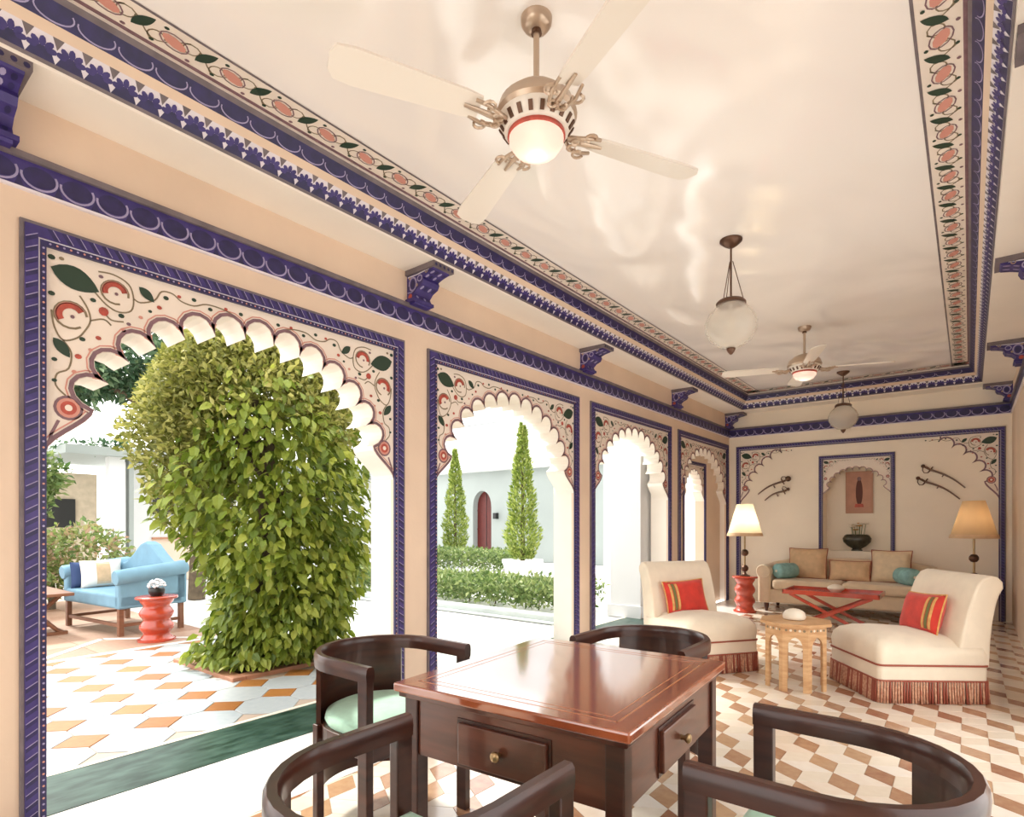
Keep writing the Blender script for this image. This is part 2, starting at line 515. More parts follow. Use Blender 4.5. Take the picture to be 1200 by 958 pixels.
# ---- cusped arch curve, in local (u, v): u across from the arch centre, v = height
def arch_curve(a=0.90, b=0.755, zc=1.60, n=13, depth=0.105, half=0.945, foot=1.545, sub=8, t0=14.0):
    cus = []
    for i in range(n + 1):
        t = math.radians(180 - t0 - (180 - 2 * t0) * i / n)
        cus.append(((a - depth) * math.cos(t), zc + (b - depth) * math.sin(t)))
    pts = [(-half, foot)]
    # S-curve from the jamb up to the first cusp
    c0 = cus[0]
    for k in range(1, 7):
        s = k / 7.0
        pts.append((-half + (c0[0] + half) * (s * s * (3 - 2 * s)), foot + (c0[1] - foot) * s))
    for i in range(n):
        (x0, y0), (x1, y1) = cus[i], cus[i + 1]
        mx, my = (x0 + x1) / 2, (y0 + y1) / 2
        dx, dy = (x1 - x0) / 2, (y1 - y0) / 2
        l = math.hypot(dx, dy); nx, ny = -dy / l, dx / l
        if nx * mx + ny * (my - zc) < 0: nx, ny = -nx, -ny
        tm = math.radians(180 - t0 - (180 - 2 * t0) * (i + 0.5) / n)
        ox, oy = a * math.cos(tm), zc + b * math.sin(tm)
        h = (ox - mx) * nx + (oy - my) * ny
        for k in range(sub):
            g = PI * k / sub
            w = -math.cos(g)
            pts.append((mx + dx * w + nx * h * math.sin(g) ** 0.8, my + dy * w + ny * h * math.sin(g) ** 0.8))
    pts.append(cus[-1])
    for k in range(6, 0, -1):
        s = k / 7.0
        pts.append((half - (half - cus[-1][0]) * (s * s * (3 - 2 * s)), foot + (cus[-1][1] - foot) * s))
    pts.append((half, foot))
    return pts
ARCH = arch_curve()
HALF = ARW / 2 - FW                       # 0.947: inner half width of the frame

def offset_curve(pts, d):
    out = []
    n = len(pts)
    for i in range(n):
        x0, y0 = pts[max(i - 1, 0)]; x1, y1 = pts[min(i + 1, n - 1)]
        dx, dy = x1 - x0, y1 - y0; l = math.hypot(dx, dy) or 1
        out.append((pts[i][0] - dy / l * d, pts[i][1] + dx / l * d))
    return out

def leafshape(cx, cy, L, W, rot, n=8):
    p = [(L * (k / n - 0.5), W * math.sin(PI * k / n) ** 0.8 * (1 - 0.25 * k / n)) for k in range(n + 1)]
    p += [(L * (k / n - 0.5), -W * 0.85 * math.sin(PI * k / n) ** 0.8 * (1 - 0.25 * k / n)) for k in range(n - 1, 0, -1)]
    return [(cx + x * math.cos(rot) - y * math.sin(rot), cy + x * math.sin(rot) + y * math.cos(rot)) for x, y in p]

def catmull(p, m=4):
    out = []
    n = len(p)
    for i in range(n - 1):
        a, b, c, d = p[max(i - 1, 0)], p[i], p[i + 1], p[min(i + 2, n - 1)]
        for j in range(m):
            t = j / m
            out.append(tuple(0.5 * (2 * b[q] + (c[q] - a[q]) * t + (2 * a[q] - 5 * b[q] + 4 * c[q] - d[q]) * t * t + (3 * b[q] - a[q] - 3 * c[q] + d[q]) * t ** 3) for q in (0, 1)))
    return out + [p[-1]]
def boteh(P, cx, cy, r, rot, sg):
    P.ring(cx, cy, r, r * 0.95, r * 0.16, VINEP, 0, 14, rot, -0.4, 4.9)
    P.ring(cx, cy, r * 0.72, r * 0.68, r * 0.42, REDP, 1, 12, rot, 0.0, PI * 1.05)
    P.ring(cx, cy, r * 0.92, r * 0.88, r * 0.10, PINKP, 1, 12, rot, 0.0, PI * 1.05)
    P.poly(ell(cx + r * 0.1, cy - r * 0.1, r * 0.14, r * 0.14, 8), MAUVE, 2)

def spandrel_paint(O, U, V, N, half, top, parent, name='painted_flowers', curve=ARCH, k=1.0, outline=True):
    P = Paint(O, U, V, N)
    if outline:
        P.stroke(offset_curve(curve, 0.012 * k), 0.018 * k, MAUVE, 1)
        P.stroke(offset_curve(curve, 0.03 * k), 0.006 * k, PINKP, 0)
    for sg in (-1, 1):
        X = lambda t: sg * (half - t * k)
        Y = lambda t: top - t * k
        R = lambda a: a if sg < 0 else PI - a
        P.poly(leafshape(X(0.105), Y(0.105), 0.185 * k, 0.062 * k, R(-0.30)), LEAFP, 2)
        boteh(P, X(0.255), Y(0.115), 0.055 * k, R(0.2) if sg < 0 else -0.2, sg)
        boteh(P, X(0.088), Y(0.265), 0.06 * k, R(0.5) if sg < 0 else -0.5, sg)
        P.poly(leafshape(X(0.385), Y(0.085), 0.085 * k, 0.026 * k, R(-0.7)), LEAFP, 2)
        P.poly(leafshape(X(0.055), Y(0.415), 0.095 * k, 0.028 * k, R(-0.9)), LEAFP, 2)
        P.poly(ell(X(0.21), Y(0.215), 0.020 * k, 0.020 * k, 10), REDP, 2)
        # rosette on the lowest cusp
        rx, ry = X(0.080), Y(0.672)
        for j, (q, mm) in enumerate(((0.054, MAUVE), (0.043, PINKP), (0.030, REDP), (0.014, SPANDREL))):
            P.poly(ell(rx, ry, q * k, q * k, 16), mm, j)
        P.stroke([(X(0.012), Y(0.83)), (X(0.02), Y(0.79)), (X(0.045), Y(0.73))], 0.012 * k, MAUVE, 0)
        # vines
        vine = lambda ps: P.stroke(catmull([(X(a), Y(b)) for a, b in ps]), 0.007 * k, VINEP, 0)
        vine([(0.12, 0.17), (0.15, 0.22), (0.16, 0.27), (0.14, 0.32), (0.11, 0.36), (0.06, 0.38), (0.03, 0.33), (0.02, 0.26)])
        vine([(0.17, 0.13), (0.22, 0.18), (0.27, 0.20), (0.32, 0.18), (0.33, 0.12), (0.31, 0.06), (0.25, 0.035), (0.19, 0.04)])
        vine([(0.33, 0.12), (0.36, 0.13), (0.42, 0.10), (0.45, 0.05), (0.50, 0.045), (0.54, 0.07), (0.60, 0.075), (0.66, 0.05), (0.74, 0.05), (0.80, 0.065)])
        vine([(0.16, 0.27), (0.21, 0.25), (0.24, 0.27)])
        vine([(0.06, 0.38), (0.09, 0.43), (0.08, 0.50), (0.04, 0.53), (0.035, 0.58), (0.07, 0.62)])
        vine([(0.21, 0.215), (0.24, 0.245), (0.29, 0.24)])
        for a, b, r_, mm in ((0.02, 0.035, .014, LEAFP), (0.055, 0.03, .010, VINEP), (0.20, 0.06, .010, MAUVE), (0.02, 0.19, .013, LEAFP),
                             (0.17, 0.175, .012, LEAFP), (0.28, 0.215, .013, LEAFP), (0.31, 0.245, .010, MAUVE), (0.44, 0.13, .012, REDP),
                             (0.40, 0.16, .009, LEAFP), (0.47, 0.075, .013, LEAFP), (0.53, 0.05, .010, REDP), (0.60, 0.045, .012, LEAFP),
                             (0.68, 0.07, .012, LEAFP), (0.76, 0.045, .010, REDP), (0.84, 0.05, .012, LEAFP), (0.115, 0.44, .014, REDP),
                             (0.03, 0.47, .011, LEAFP), (0.10, 0.51, .010, PINKP), (0.03, 0.56, .010, LEAFP), (0.13, 0.36, .012, LEAFP),
                             (0.19, 0.34, .012, REDP), (0.16, 0.40, .009, PINKP), (0.29, 0.28, .010, PINKP), (0.36, 0.20, .010, PINKP)):
            P.poly(ell(X(a), Y(b), r_ * k, r_ * k * 0.8, 8), mm, 1)
    return P.build(name, parent)

def frame_band(O, U, V, N, u0, u1, v0, v1, w, parent, bottom=0.0, name='arch_frame'):
    """three-sided painted moulding: dark outer fillet, blue diaper band with light zigzag, beaded inner fillet"""
    mb = MB()
    def uband(a, b, dep, mi):
        # strip between inset a and inset b of the rectangle, open at the foot
        mb.prism([(u0 + a, v0), (u0 + b, v0), (u0 + b, v1 - b), (u0 + a, v1 - a)], O, U, V, N, dep, mi)
        mb.prism([(u1 - b, v0), (u1 - a, v0), (u1 - a, v1 - a), (u1 - b, v1 - b)], O, U, V, N, dep, mi)
        mb.prism([(u0 + a, v1 - a), (u0 + b, v1 - b), (u1 - b, v1 - b), (u1 - a, v1 - a)], O, U, V, N, dep, mi)
    uband(0, w * 0.17, 0.016, 0)
    uband(w * 0.17, w * 0.68, 0.022, 1)
    uband(w * 0.68, w * 0.76, 0.014, 3)
    uband(w * 0.76, w, 0.018, 2)
    fr = mb.build(name, [SLATE, BLUE, NAVY, PALE], parent)
    P = Paint(O, U, V, N, 0.0235)
    b0, b1 = w * 0.20, w * 0.65
    st = w * 0.55
    def run(x0, y0, x1, y1, nx, ny):
        L = math.hypot(x1 - x0, y1 - y0); n = max(1, int(L / st)); tx, ty = (x1 - x0) / L, (y1 - y0) / L
        for i in range(n):
            s0 = i * L / n
            c = lambda s, q: (x0 + tx * s + nx * q, y0 + ty * s + ny * q)
            h = (b1 - b0)
            P.poly([c(s0, 0), c(s0 + st * 0.38, 0), c(s0 + st * 0.86, h), c(s0 + st * 0.5, h)], NAVY, 0)
            P.stroke([c(s0 + st * 0.42, 0), c(s0 + st * 0.92, h)], w * 0.035, LILAC, 1)
    run(u0 + b0, v0, u0 + b0, v1 - w * 0.5, 1, 0)
    run(u1 - b0, v0, u1 - b0, v1 - w * 0.5, -1, 0)
    run(u0 + w, v1 - b0, u1 - w, v1 - b0, 0, -1)
    P2 = Paint(O, U, V, N, 0.0195)
    c0 = w * 0.88
    n = int((v1 - v0) / (w * 0.3))
    for i in range(n):
        v = v0 + (i + 0.5) * (v1 - w - v0) / n
        for uu in (u0 + c0, u1 - c0): P2.poly(ell(uu, v, w * 0.055, w * 0.055, 6), PINKP if i % 2 else LILAC)
    n = int((u1 - u0) / (w * 0.3))
    for i in range(n):
        P2.poly(ell(u0 + w + (i + 0.5) * (u1 - u0 - 2 * w) / n, v1 - c0, w * 0.055, w * 0.055, 6), PINKP if i % 2 else LILAC)
    P.build('painted_diaper', fr); P2.build('painted_beads', fr)
    return fr

# ---- left wall: piers and lintel; each bay a cusped arch
UY, UZ, NX = (0, 1, 0), (0, 0, 1), (1, 0, 0)
bays = [Y0 + BAY * i for i in range(-1, 4)]
wl = MB(); wo = MB()
edges = [FY]
for y in bays:
    edges += [max(y + FW, FY), y + ARW - FW]
edges.append(BY)
for i in range(0, len(edges), 2):
    if edges[i + 1] - edges[i] > 0.01:
        wl.box(LX - 0.025, LX, edges[i], edges[i + 1], 0, FT - FW); wo.box(LX - WT, LX - 0.025, edges[i], edges[i + 1], 0, FT - FW)
wl.box(LX - 0.025, LX, FY, BY, FT - FW, ZC + 0.5); wo.box(LX - WT, LX - 0.025, FY, BY, FT - FW, ZC + 0.5)
wall_left = struct(wl.build('wall_left', CREAM), 'cream arcade wall with painted cusped arches')
wo.build('whitewashed_outer_leaf', WHITEWALL, wall_left)
sp_poly = ARCH + [(HALF, FT - FW), (-HALF, FT - FW)]
for i, y in enumerate(bays):
    yc = y + ARW / 2
    mb = MB().prism(sp_poly, (LX - WT + 0.03, yc, 0), UY, UZ, NX, WT - 0.03)
    mb.m = [0 if all(abs(mb.v[q][0] - LX) < 1e-4 for q in f) else 1 for f in mb.f]
    s_ = mb.build('cusped_arch', [SPANDREL, WHITEWALL], wall_left)
    s_['label'] = 'scalloped arch head painted with leaves and red paisleys'
    spandrel_paint((LX, yc, 0), UY, UZ, NX, HALF, FT - FW, s_)
    frame_band((LX, yc, 0), UY, UZ, NX, -ARW / 2, ARW / 2, 0, FT, FW, wall_left)
# last bay is blind: a recessed panel with a narrow arched doorway
yb = bays[-1]; yc = yb + ARW / 2 - 0.17
dw, dt = 0.40, 2.10
small = arch_curve(a=0.36, b=0.42, zc=1.62, n=9, depth=0.05, half=dw, foot=1.58, t0=16, sub=6)
bp_ = MB()
bp_.box(LX - WT, LX - 0.10, yb + FW, yc - dw, 0, FT - FW)
bp_.box(LX - WT, LX - 0.10, yc + dw, yb + ARW - FW, 0, FT - FW)
bp_.box(LX - WT, LX - 0.10, yc - dw, yc + dw, dt, FT - FW)
blind = bp_.build('recessed_panel', CREAM, wall_left)
ma = MB().prism(small + [(dw, dt), (-dw, dt)], (LX - WT, yc, 0), UY, UZ, NX, WT - 0.10).build('doorway_arch', SPANDREL, wall_left)
spandrel_paint((LX - 0.10, yc, 0), UY, UZ, NX, dw, dt, ma, curve=small, k=0.42)
frame_band((LX - 0.10, yc, 0), UY, UZ, NX, -dw - 0.05, dw + 0.05, 0, dt + 0.05, 0.05, wall_left, name='doorway_frame')

# ---- other walls
wall_right = struct(MB().box(RX, RX + WT, 4.95, BY, 0, ZC + 0.5).build('wall_right', CREAM), 'cream plaster wall beside the sofa end')
wr2 = MB()
rb = [(0.75, 2.55), (2.95, 4.75)]  # unseen bays added here so daylight reaches further into the room
prev = FY
for a, b in rb:
    wr2.box(RX, RX + WT, prev, a, 0, 2.42); prev = b
wr2.box(RX, RX + WT, prev, 4.95, 0, 2.42)
wr2.box(RX, RX + WT, FY, 4.95, 2.42, ZC + 0.5)
wr2.build('added_daylight_bay_piers', CREAM, wall_right)
# end wall behind the seat by the drawing table: unseen wide opening, added to let daylight in
mb = MB().box(LX - WT, -2.7, FY - WT, FY, 0, ZC + 0.5).box(0.1, RX + WT, FY - WT, FY, 0, ZC + 0.5).box(-2.7, 0.1, FY - WT, FY, 2.6, ZC + 0.5)
struct(mb.build('wall_front', CREAM), 'cream end wall with a wide opening added for daylight')

# back wall with the niche
NL, NR, NB, NT = -1.71, -0.865, 0.84, 2.185
mb = MB()
mb.box(LX - WT, NL, BY, BY + 0.36, 0, ZC + 0.5).box(NR, RX + WT, BY, BY + 0.36, 0, ZC + 0.5)
mb.box(NL, NR, BY, BY + 0.36, 0, NB).box(NL, NR, BY, BY + 0.36, NT, ZC + 0.5)
mb.box(NL, NR, BY + 0.30, BY + 0.36, NB, NT)
wall_back = struct(mb.build('wall_back', mat('warm_cream_limewash', (0.88, 0.80, 0.67), 0.5, var=0.03, scale=2.0)), 'cream end wall with painted corners and a framed niche')
NXc = (NL + NR) / 2
UXv, NYn = (1, 0, 0), (0, -1, 0)
frame_band((NXc, BY, 0), UXv, UZ, NYn, NL - NXc - 0.055, NR - NXc + 0.055, NB - 0.12, NT + 0.055, 0.055, wall_back, name='niche_frame')
hw = (NR - NL) / 2
ncur = arch_curve(a=hw - 0.03, b=0.36, zc=1.70, n=11, depth=0.05, half=hw, foot=1.66, t0=14, sub=6)
na = MB().prism(ncur + [(hw, NT), (-hw, NT)], (NXc, BY + 0.06, 0), UXv, UZ, NYn, 0.055).build('niche_arch', SPANDREL, wall_back)
spandrel_paint((NXc, BY + 0.005, 0), UXv, UZ, NYn, hw, NT, na, curve=ncur, k=0.42)
# painted frame and cusped corners of the whole end wall
ex0, ex1, ext = -2.965, 0.36, 2.475
exc = (ex0 + ex1) / 2; ehw = (ex1 - ex0) / 2 - 0.07
frame_band((exc, BY, 0), UXv, UZ, NYn, ex0 - exc, ex1 - exc, 0, ext, 0.07, wall_back, name='end_wall_frame')
ecur = arch_curve(a=ehw - 0.02, b=1.06, zc=1.60, n=21, depth=0.10, half=ehw, foot=1.54, t0=11)
etop = ext - 0.07
lc = []
for p in ecur:
    if p[1] > etop - 0.004: break
    lc.append(p)
rc = [(-a, b) for a, b in lc]
em = MB().prism(lc + [(lc[-1][0], etop), (-ehw, etop)], (exc, BY, 0), UXv, UZ, NYn, 0.012)
em.prism(rc + [(rc[-1][0], etop), (ehw, etop)], (exc, BY, 0), UXv, UZ, NYn, 0.012)
ea = em.build('cusped_relief', SPANDREL, wall_back)
spandrel_paint((exc, BY - 0.012, 0), UXv, UZ, NYn, ehw, etop, ea, outline=False, k=0.9)
P = Paint((exc, BY - 0.012, 0), UXv, UZ, NYn)
P.stroke(offset_curve(lc, 0.012), 0.018, MAUVE, 1); P.stroke(offset_curve(rc, -0.012), 0.018, MAUVE, 1)
P.build('painted_outline', ea)

# ---- ceiling and its stepped cornice
ceil = struct(MB().box(LX - WT, RX + WT, FY - WT, BY + WT, ZC, ZC + 0.12).build('ceiling', CEIL), 'polished pale plaster ceiling with wavy reflections')
P1, P2_ = 0.29, 0.42                        # cornice: foot projects 0.29, top 0.42
def oval_band(P, L, v0, h, per, back=NAVY, ov=BLUE):
    n = int(L / per)
    for i in range(n):
        u = (i + 0.5) * L / n
        P.poly(ell(u, v0 + h * 0.52, per * 0.42, h * 0.36, 14, 0.0), NAVY, 1)
        P.ring(u, v0 + h * 0.52, per * 0.46, h * 0.44, h * 0.075, LILAC, 2, 14, 0, PI * 0.95, 2.15 * PI)
        P.poly([(u + per * 0.5 - per * 0.13, v0), (u + per * 0.5 + per * 0.13, v0), (u + per * 0.5, v0 + h * 0.42)], NAVY, 1)
def zig_band(P, L, v0, h, per):
    n = int(L / per)
    for i in range(n):
        u = (i + 0.5) * L / n
        P.poly([(u - per * 0.5, v0), (u + per * 0.5, v0), (u + per * 0.36, v0 + h * 0.30), (u, v0 + h * 0.55), (u - per * 0.36, v0 + h * 0.30)], NAVY, 1)
        for a, r0, r1 in ((0, 0.30, 0.20), (0.75, 0.26, 0.17), (-0.75, 0.26, 0.17), (1.4, 0.22, 0.14), (-1.4, 0.22, 0.14)):
            cx = u + math.sin(a) * per * 0.34; cy = v0 + h * (0.36 + 0.30 * math.cos(a))
            P.poly(ell(cx, cy, h * 0.20, per * 0.12, 8, PI / 2 - a), BLUE, 2)
        P.poly([(u + per * 0.5 - per * 0.20, v0 + h), (u + per * 0.5, v0 + h * 0.55), (u + per * 0.5 + per * 0.20, v0 + h)], SLATE, 1)
def floral_strip(P, L, v0, w, per):
    P.poly([(0, v0), (L, v0), (L, v0 + w), (0, v0 + w)], SPANDREL, 0)
    P.stroke([(0, v0 + w), (L, v0 + w)], 0.012, SLATE, 1)
    P.stroke([(0, v0 + 0.01), (L, v0 + 0.01)], 0.02, MAUVE, 1)
    n = int(L / per); c = v0 + w * 0.52
    k = 10 * n
    P.stroke([(L * i / k, c + w * 0.26 * math.sin(2 * PI * i / 10)) for i in range(k + 1)], 0.006, VINEP, 1)
    for i in range(n):
        u = (i + 0.5) * L / n; p = L / n
        P.poly(leafshape(u, c + w * 0.10, w * 0.62, w * 0.17, 1.0), LEAFP, 2)
        P.poly(ell(u + p * 0.5, c, w * 0.30, w * 0.15, 10, -0.35), PINKP, 2)
        P.ring(u + p * 0.5, c, w * 0.34, w * 0.22, 0.006, MAUVE, 2, 12, -0.35)
        P.ring(u + p * 0.25, c - w * 0.12, w * 0.18, w * 0.18, 0.006, VINEP, 1, 10, 0, 0, 4.6)
        P.ring(u - p * 0.25, c + w * 0.10, w * 0.18, w * 0.18, 0.006, VINEP, 1, 10, 0, 2, 6.6)
        for a, b in ((0.22, -0.3), (-0.2, -0.32), (0.3, 0.3)):
            P.poly(ell(u + p * a, c + w * b, w * 0.06, w * 0.05, 6), LEAFP if a > 0 else MAUVE, 2)
# each side: (name, start corner on the wall line, direction along, inward normal, length)
sides = [('trim_1', (LX, FY), (0, 1), (1, 0), BY - FY, 'left'),
         ('trim_2', (LX, BY), (1, 0), (0, -1), RX - LX, 'end'),
         ('trim_3', (RX, BY), (0, -1), (-1, 0), BY - FY, 'right')]
for nm, (sx, sy), (dx, dy), (nx, ny), L, wh in sides:
    # beam with slanted face, mitred at both ends
    prof = [(0, ZS), (P1, ZS), (P1 + 0.004, ZS + 0.012), (P2_, ZC - 0.02), (P2_, ZC), (0, ZC)]
    vs_ = []; k = len(prof)
    for end in (0, 1):
        for p, z in prof:
            s = p if end == 0 else L - p
            vs_.append((sx + dx * s + nx * p, sy + dy * s + ny * p, z))
    fs = [(i, (i + 1) % k, k + (i + 1) % k, k + i) for i in range(k)] + [tuple(range(k - 1, -1, -1)), tuple(range(k, 2 * k))]
    tr = MB().add(vs_, fs).build(nm, WHITEWALL)
    struct(tr, 'cream cornice beam with blue painted bands, %s side' % wh)
    # painted bands on the slanted face
    U = Vector((dx, dy, 0)); V = Vector((nx * (P2_ - P1), ny * (P2_ - P1), ZC - 0.02 - ZS - 0.012)); HL = V.length; V.normalize()
    N = Vector((nx * V.z, ny * V.z, -abs(V.x * nx + V.y * ny)))
    O = Vector((sx + nx * (P1 + 0.004), sy + ny * (P1 + 0.004), ZS + 0.012)) + U * P1
    LL = L - 2 * P1
    P = Paint(O, U, V, N, 0.002)
    def taper(v): return v * (P2_ - P1) / HL
    def strip(v0, v1, m, lay=0):
        P.poly([(taper(v0), v0), (LL - taper(v0), v0), (LL - taper(v1), v1), (taper(v1), v1)], m, lay)
    strip(0, HL * 0.06, SLATE); strip(HL * 0.06, HL * 0.43, PALE)
    zig_band(P, LL, HL * 0.06, HL * 0.37, 0.092)
    strip(HL * 0.43, HL * 0.60, CREAM)
    strip(HL * 0.60, HL * 0.90, NAVY if wh != 'x' else BLUE)
    oval_band(P, LL - 0.2, HL * 0.60, HL * 0.30, 0.135)
    strip(HL * 0.90, HL, SLATE)
    P.build('painted_bands', tr)
    F = Paint(Vector((sx + nx * P2_ + dx * P2_, sy + ny * P2_ + dy * P2_, ZC)), U, (nx, ny, 0), (0, 0, -1), 0.002)
    floral_strip(F, L - 2 * P2_, 0.0, 0.175, 0.24)
    F.build('painted_ceiling_border', tr)
    # frieze on the wall
    O = Vector((sx, sy, 0)); N = (nx, ny, 0)
    fz = MB().prism([(0.01, 2.635), (L - 0.01, 2.635), (L - 0.01, 2.752), (0.01, 2.752)], O, U, UZ, N, 0.012, 0)
    fz.prism([(0.01, 2.752), (L - 0.01, 2.752), (L - 0.01, 2.778), (0.01, 2.778)], O, U, UZ, N, 0.03, 1)
    fz.prism([(0.01, 2.628), (L - 0.01, 2.628), (L - 0.01, 2.638), (0.01, 2.638)], O, U, UZ, N, 0.018, 2)
    f_ = fz.build('frieze', [BLUE, SLATE, PALE], {'left': wall_left, 'end': wall_back, 'right': wall_right}[wh])
    P = Paint(O, U, UZ, N, 0.0135)
    oval_band(P, L, 2.638, 0.114, 0.131)
    P.build('painted_ovals', f_)

# ---- brackets under the cornice
def bracket_profile():
    prof = [(0.0, 2.765), (0.075, 2.765), (0.085, 2.80), (0.07, 2.83), (0.10, 2.86), (0.15, 2.88), (0.165, 2.91), (0.155, 2.93), (0.20, 2.945), (0.255, 2.955), (0.27, 2.975), (0.285, 2.985), (0.285, ZS), (0, ZS)]
    return prof
bpro = bracket_profile()
TANP = mat('tan_detail_paint', (0.42, 0.30, 0.20), 0.5)
def bracket(parent, x, y, nx, w=0.19):
    U, V, N = (nx, 0, 0), (0, 0, 1), (0, 1, 0)
    mb = MB()
    mb.prism(bpro, (x, y, 0), U, V, N, w / 2 * 0.8, 0, base=-w / 2 * 0.8)
    mb.box(min(x, x + nx * 0.287), max(x, x + nx * 0.287), y - w / 2, y + w / 2, 2.965, ZS, 1)
    mb.box(min(x, x + nx * 0.09), max(x, x + nx * 0.09), y - w / 2, y + w / 2, 2.779, 2.80, 0)
    b = mb.build('bracket', [BLUE, SLATE], parent)
    for sg in (-1, 1):
        P = Paint((x, y + sg * w * 0.4, 0), U, V, (0, sg, 0), 0.002)
        P.ring(0.06, 2.90, 0.035, 0.045, 0.012, LILAC); P.poly(ell(0.06, 2.90, 0.02, 0.03, 10), NAVY)
        P.ring(0.13, 2.925, 0.022, 0.02, 0.008, LILAC); P.poly(ell(0.035, 2.82, 0.02, 0.02, 8), REDP)
        P.stroke([(0.01, 2.955), (0.10, 2.955), (0.22, 2.965)], 0.008, PALE)
        P.ring(0.195, 2.957, 0.012, 0.010, 0.006, TANP); P.poly(ell(0.10, 2.885, 0.012, 0.012, 8), TANP); P.poly(ell(0.03, 2.945, 0.012, 0.010, 8), TANP)
        P.stroke([(0.005, 2.85), (0.05, 2.845), (0.08, 2.86)], 0.007, LILAC); P.poly(ell(0.02, 2.88, 0.010, 0.014, 8), NAVY)
        P.build('painted_scroll', b)
    Q = Paint((x + nx * 0.288, y, 0), (0, 1, 0), UZ, (nx, 0, 0), 0.002)
    for j in range(5): Q.poly(ell(-w * 0.4 + j * w * 0.2, 2.978, 0.011, 0.011, 8), NAVY)
    Q.build('painted_dots', b)
    for u0_, z0_, u1_, z1_ in ((0.085, 2.80, 0.07, 2.83), (0.10, 2.86, 0.15, 2.88), (0.155, 2.93, 0.20, 2.945), (0.20, 2.945, 0.255, 2.955)):
        V_ = Vector((nx * (u1_ - u0_), 0, z1_ - z0_)); ln = V_.length; V_.normalize()
        N_ = Vector((nx * V_.z, 0, -V_.x * nx))
        F_ = Paint((x + nx * u0_, y, z0_), (0, 1, 0), V_, N_, 0.002)
        for j in range(4): F_.poly(ell(-w * 0.27 + j * w * 0.18, ln / 2, w * 0.055, ln * 0.38, 8), (LILAC, NAVY)[j % 2])
        F_.build('painted_petals', b)
for i in range(5):
    yy = Y0 - 0.11 + BAY * i
    if i == 4: yy = BY - 0.12
    bracket(wall_left, LX, yy, 1)
    bracket(wall_right, RX, yy, -1)
for yy in (bays[0] - 0.11 + 0.2,):
    pass

# green marble threshold running under the arcade
for i, y in enumerate(bays):
    pass
th = MB().box(LX - 0.47, LX + 0.0, FY, 7.0, -0.05, 0.003).build('trim_4', GREENMARBLE)
struct(th, 'polished green marble threshold under the arches')

# ================================================================== FURNITURE
def rrect(x0, x1, y0, y1, r, n=5):
    out = []
    for cx, cy, a in ((x1 - r, y1 - r, 0), (x0 + r, y1 - r, 90), (x0 + r, y0 + r, 180), (x1 - r, y0 + r, 270)):
        for k in range(n + 1):
            t = math.radians(a + 90 * k / n)
            out.append((cx + r * math.cos(t), cy + r * math.sin(t)))
    return out
def pillow(w, h, t, n=14, pinch=0.06):
    """square cushion lying in the x-z plane, thickness along y, origin at its lower edge centre"""
    mb = MB(); vs_ = []; fs = []
    for sgn in (1, -1):
        for j in range(n + 1):
            for i in range(n + 1):
                u = 2 * i / n - 1; v = 2 * j / n - 1
                th = t / 2 * ((1 - u ** 4) * (1 - v ** 4)) ** 0.55
                sx = 1 - pinch * (v * v) * (1 - 0.0 * abs(u)) * 0 - pinch * (1 - v * v) * abs(u)
                sz = 1 - pinch * (1 - u * u) * abs(v)
                vs_.append((u * w / 2 * sx, sgn * th, h / 2 + v * h / 2 * sz))
        o = 0 if sgn == 1 else (n + 1) ** 2
        for j in range(n):
            for i in range(n):
                a, b, c, d = o + j * (n + 1) + i, o + j * (n + 1) + i + 1, o + (j + 1) * (n + 1) + i + 1, o + (j + 1) * (n + 1) + i
                fs.append((a, d, c, b) if sgn == 1 else (a, b, c, d))
    mb.add(vs_, fs)
    return mb
def pillow_edge(w, h, n=24, pinch=0.06):
    pts = []
    for k in range(4 * n):
        s, f = divmod(k, n); q = 2 * f / n - 1
        u, v = ((q, -1), (1, q), (-q, 1), (-1, -q))[s]
        pts.append((u * w / 2 * (1 - pinch * (1 - v * v) * abs(u)), 0, h / 2 + v * h / 2 * (1 - pinch * (1 - u * u) * abs(v))))
    return pts + [pts[0]]

# ---- writing table
TX0, TX1, TY0, TY1, TZ = -1.45, -0.66, 1.2205, 2.0945, 0.75
tc_ = ((TX0 + TX1) / 2, (TY0 + TY1) / 2)
tb = thing('writing_table', 'polished mahogany games table with drawers and inlaid square top', 'table', (tc_[0], tc_[1], 0), math.radians(4))
hx, hy = (TX1 - TX0) / 2, (TY1 - TY0) / 2
top = MB().box(-hx, hx, -hy, hy, TZ - 0.028, TZ).build('tabletop', TABLEWOOD, tb, bevel=0.006)
il = MB()
for a, w in ((0.055, 0.006), (0.085, 0.003)):
    x, y = hx - a, hy - a
    il.box(-x, x, -y, -y + w, TZ - 0.001, TZ + 0.0006).box(-x, x, y - w, y, TZ - 0.001, TZ + 0.0006)
    il.box(-x, -x + w, -y, y, TZ - 0.001, TZ + 0.0006).box(x - w, x, -y, y, TZ - 0.001, TZ + 0.0006)
il.build('inlay_line', INLAY, top)
ap = MB()
i0 = 0.035
for sx in (-1, 1):
    a, b = sorted((sx * (hx - i0), sx * (hx - i0 - 0.022)))
    ap.box(a, b, -hy + i0, hy - i0, 0.53, TZ - 0.028)
for sy in (-1, 1):
    a, b = sorted((sy * (hy - i0), sy * (hy - i0 - 0.022)))
    ap.box(-hx + i0, hx - i0, a, b, 0.53, TZ - 0.028)
ap.build('apron', APRONWOOD, tb)
ap2 = MB()
for sx in (-1, 1):
    a, b = sorted((sx * (hx - 0.012), sx * (hx - 0.05)))
    ap2.box(a, b, -hy + 0.012, hy - 0.012, TZ - 0.045, TZ - 0.028)
for sy in (-1, 1):
    a, b = sorted((sy * (hy - 0.012), sy * (hy - 0.05)))
    ap2.box(-hx + 0.012, hx - 0.012, a, b, TZ - 0.045, TZ - 0.028)
